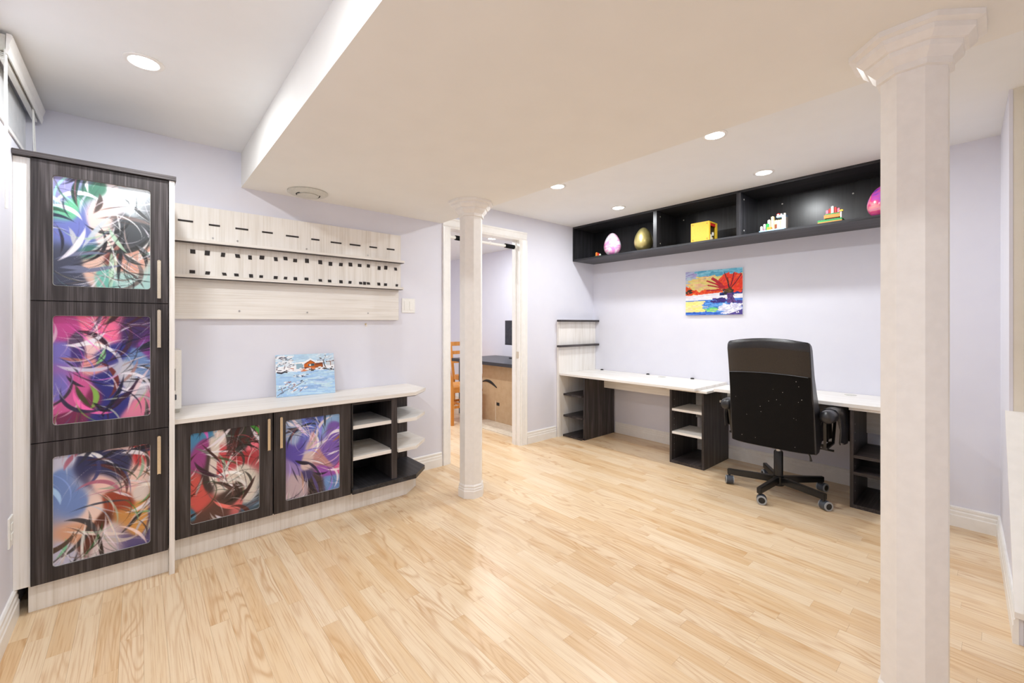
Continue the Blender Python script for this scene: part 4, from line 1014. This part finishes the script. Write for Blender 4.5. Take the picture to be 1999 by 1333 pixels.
# ------------------------------------------------------------------ room beyond the door
t = empty('office_desk', (3.55, 4.15, 0))
box('top', 3.165, 3.925, 3.42, 4.86, .702, .742, M['desk_black'], t, .003)
for xa in (3.24, 3.82):
    for ya in (3.425, 4.76): box('leg', xa, xa + .036, ya, ya + .036, 0, .702, M['blackmetal'], t)
tag(t, 'black office desk in the room beyond the door', 'desk')
t = empty('cardboard_box', (3.42, 3.86, 0))
box('carton', 3.30, 3.72, 3.53, 4.32, 0, .69, M['cardboard'], t, .003)
f_ = MB(); f_.prism([(3.291, .0), (3.2995, .0), (3.2995, .690), (3.291, .690)], 3.52, 4.34, 'Y'); f_.build('front_panel', M['cardboard'], t)
MB().prism([(2.97, 3.36), (3.225, 3.36), (3.225, 3.47), (3.29, 3.47), (3.29, 4.235), (2.97, 4.235)], .001, .007).build('floor_flap', M['cardboard_lt'], t)
box('tape_seam', 3.2898, 3.2912, 4.07, 4.078, .01, .26, M['cardboard_lt'], t)
MB().tube([(3.2905, 4.33 - .28 * q / 10, .42 + .07 * math.sin(math.pi * (.25 + .75 * q / 10))) for q in range(11)], [.006 + .012 * math.sin(math.pi * q / 10) for q in range(11)], 6).build('curved_mark', M['ink'], t)
box('printed_mark', 3.2895, 3.2912, 4.00, 4.055, .205, .242, M['ink'], t)
for ya in (3.52, 3.44): box('flap_mark', 3.09, 3.12, ya, ya + .03, .007, .0076, M['ink'], t)
tag(t, 'large opened cardboard box under the black desk', 'box')
t = empty('monitor', (3.76, 4.15, .742))
box('panel', 3.745, 3.765, 3.88, 4.435, .915, 1.245, M['screen'], t, .003)
box('chin', 3.741, 3.746, 3.885, 4.43, .918, .932, M['blackplastic'], t)
box('stand', 3.765, 3.785, 4.12, 4.20, .752, 1.05, M['blackplastic'], t); box('foot', 3.68, 3.86, 4.04, 4.28, .742, .754, M['blackplastic'], t, .003)
tag(t, 'black monitor standing on the desk beyond the door', 'monitor')
def pine_chair(ox, oy, rz, label):
    t = empty('wooden_chair', (ox, oy, 0)); X = Matrix.Translation((ox, oy, 0)) @ Matrix.Rotation(rz, 4, 'Z')
    # local: faces +x, back at -x
    for s_ in (-1, 1):
        m = MB().bar((-.20, s_ * .19, 0), (-.205, s_ * .19, .44), .034, .034); m.bar((-.205, s_ * .19, .43), (-.29, s_ * .19, .93), .034, .034, .03, .03); m.build('rear_leg', M['orange_wood'], t, .003, xf=X)
        MB().bar((.205, s_ * .185, 0), (.205, s_ * .185, .43), .036, .036).build('front_leg', M['orange_wood'], t, .003, xf=X)
        MB().bar((-.20, s_ * .187, .21), (.205, s_ * .187, .21), .016, .03).build('side_stretcher', M['orange_wood'], t, .002, xf=X)
        MB().bar((-.20, s_ * .187, .405), (.205, s_ * .187, .405), .018, .05).build('side_rail', M['orange_wood'], t, .002, xf=X)
    MB().box(-.215, .225, -.20, .20, .43, .450).build('seat', M['orange_wood'], t, .004, xf=X)
    for z_, hh in ((.90, .06), (.77, .05), (.64, .05)):
        xx = -.205 - .085 * (z_ - .43) / .5
        MB().bar((xx, -.185, z_), (xx, .185, z_), .018, hh).build('back_slat', M['orange_wood'], t, .002, xf=X)
    MB().bar((0, -.185, .21), (0, .185, .21), .016, .028).build('cross_stretcher', M['orange_wood'], t, .002, xf=X)
    tag(t, label, 'chair')
pine_chair(2.985, 4.45, 0, 'honey pine chair drawn up to the long side of black desk')
pine_chair(3.70, 5.13, -math.pi / 2, 'honey pine chair at the far end of the black desk')
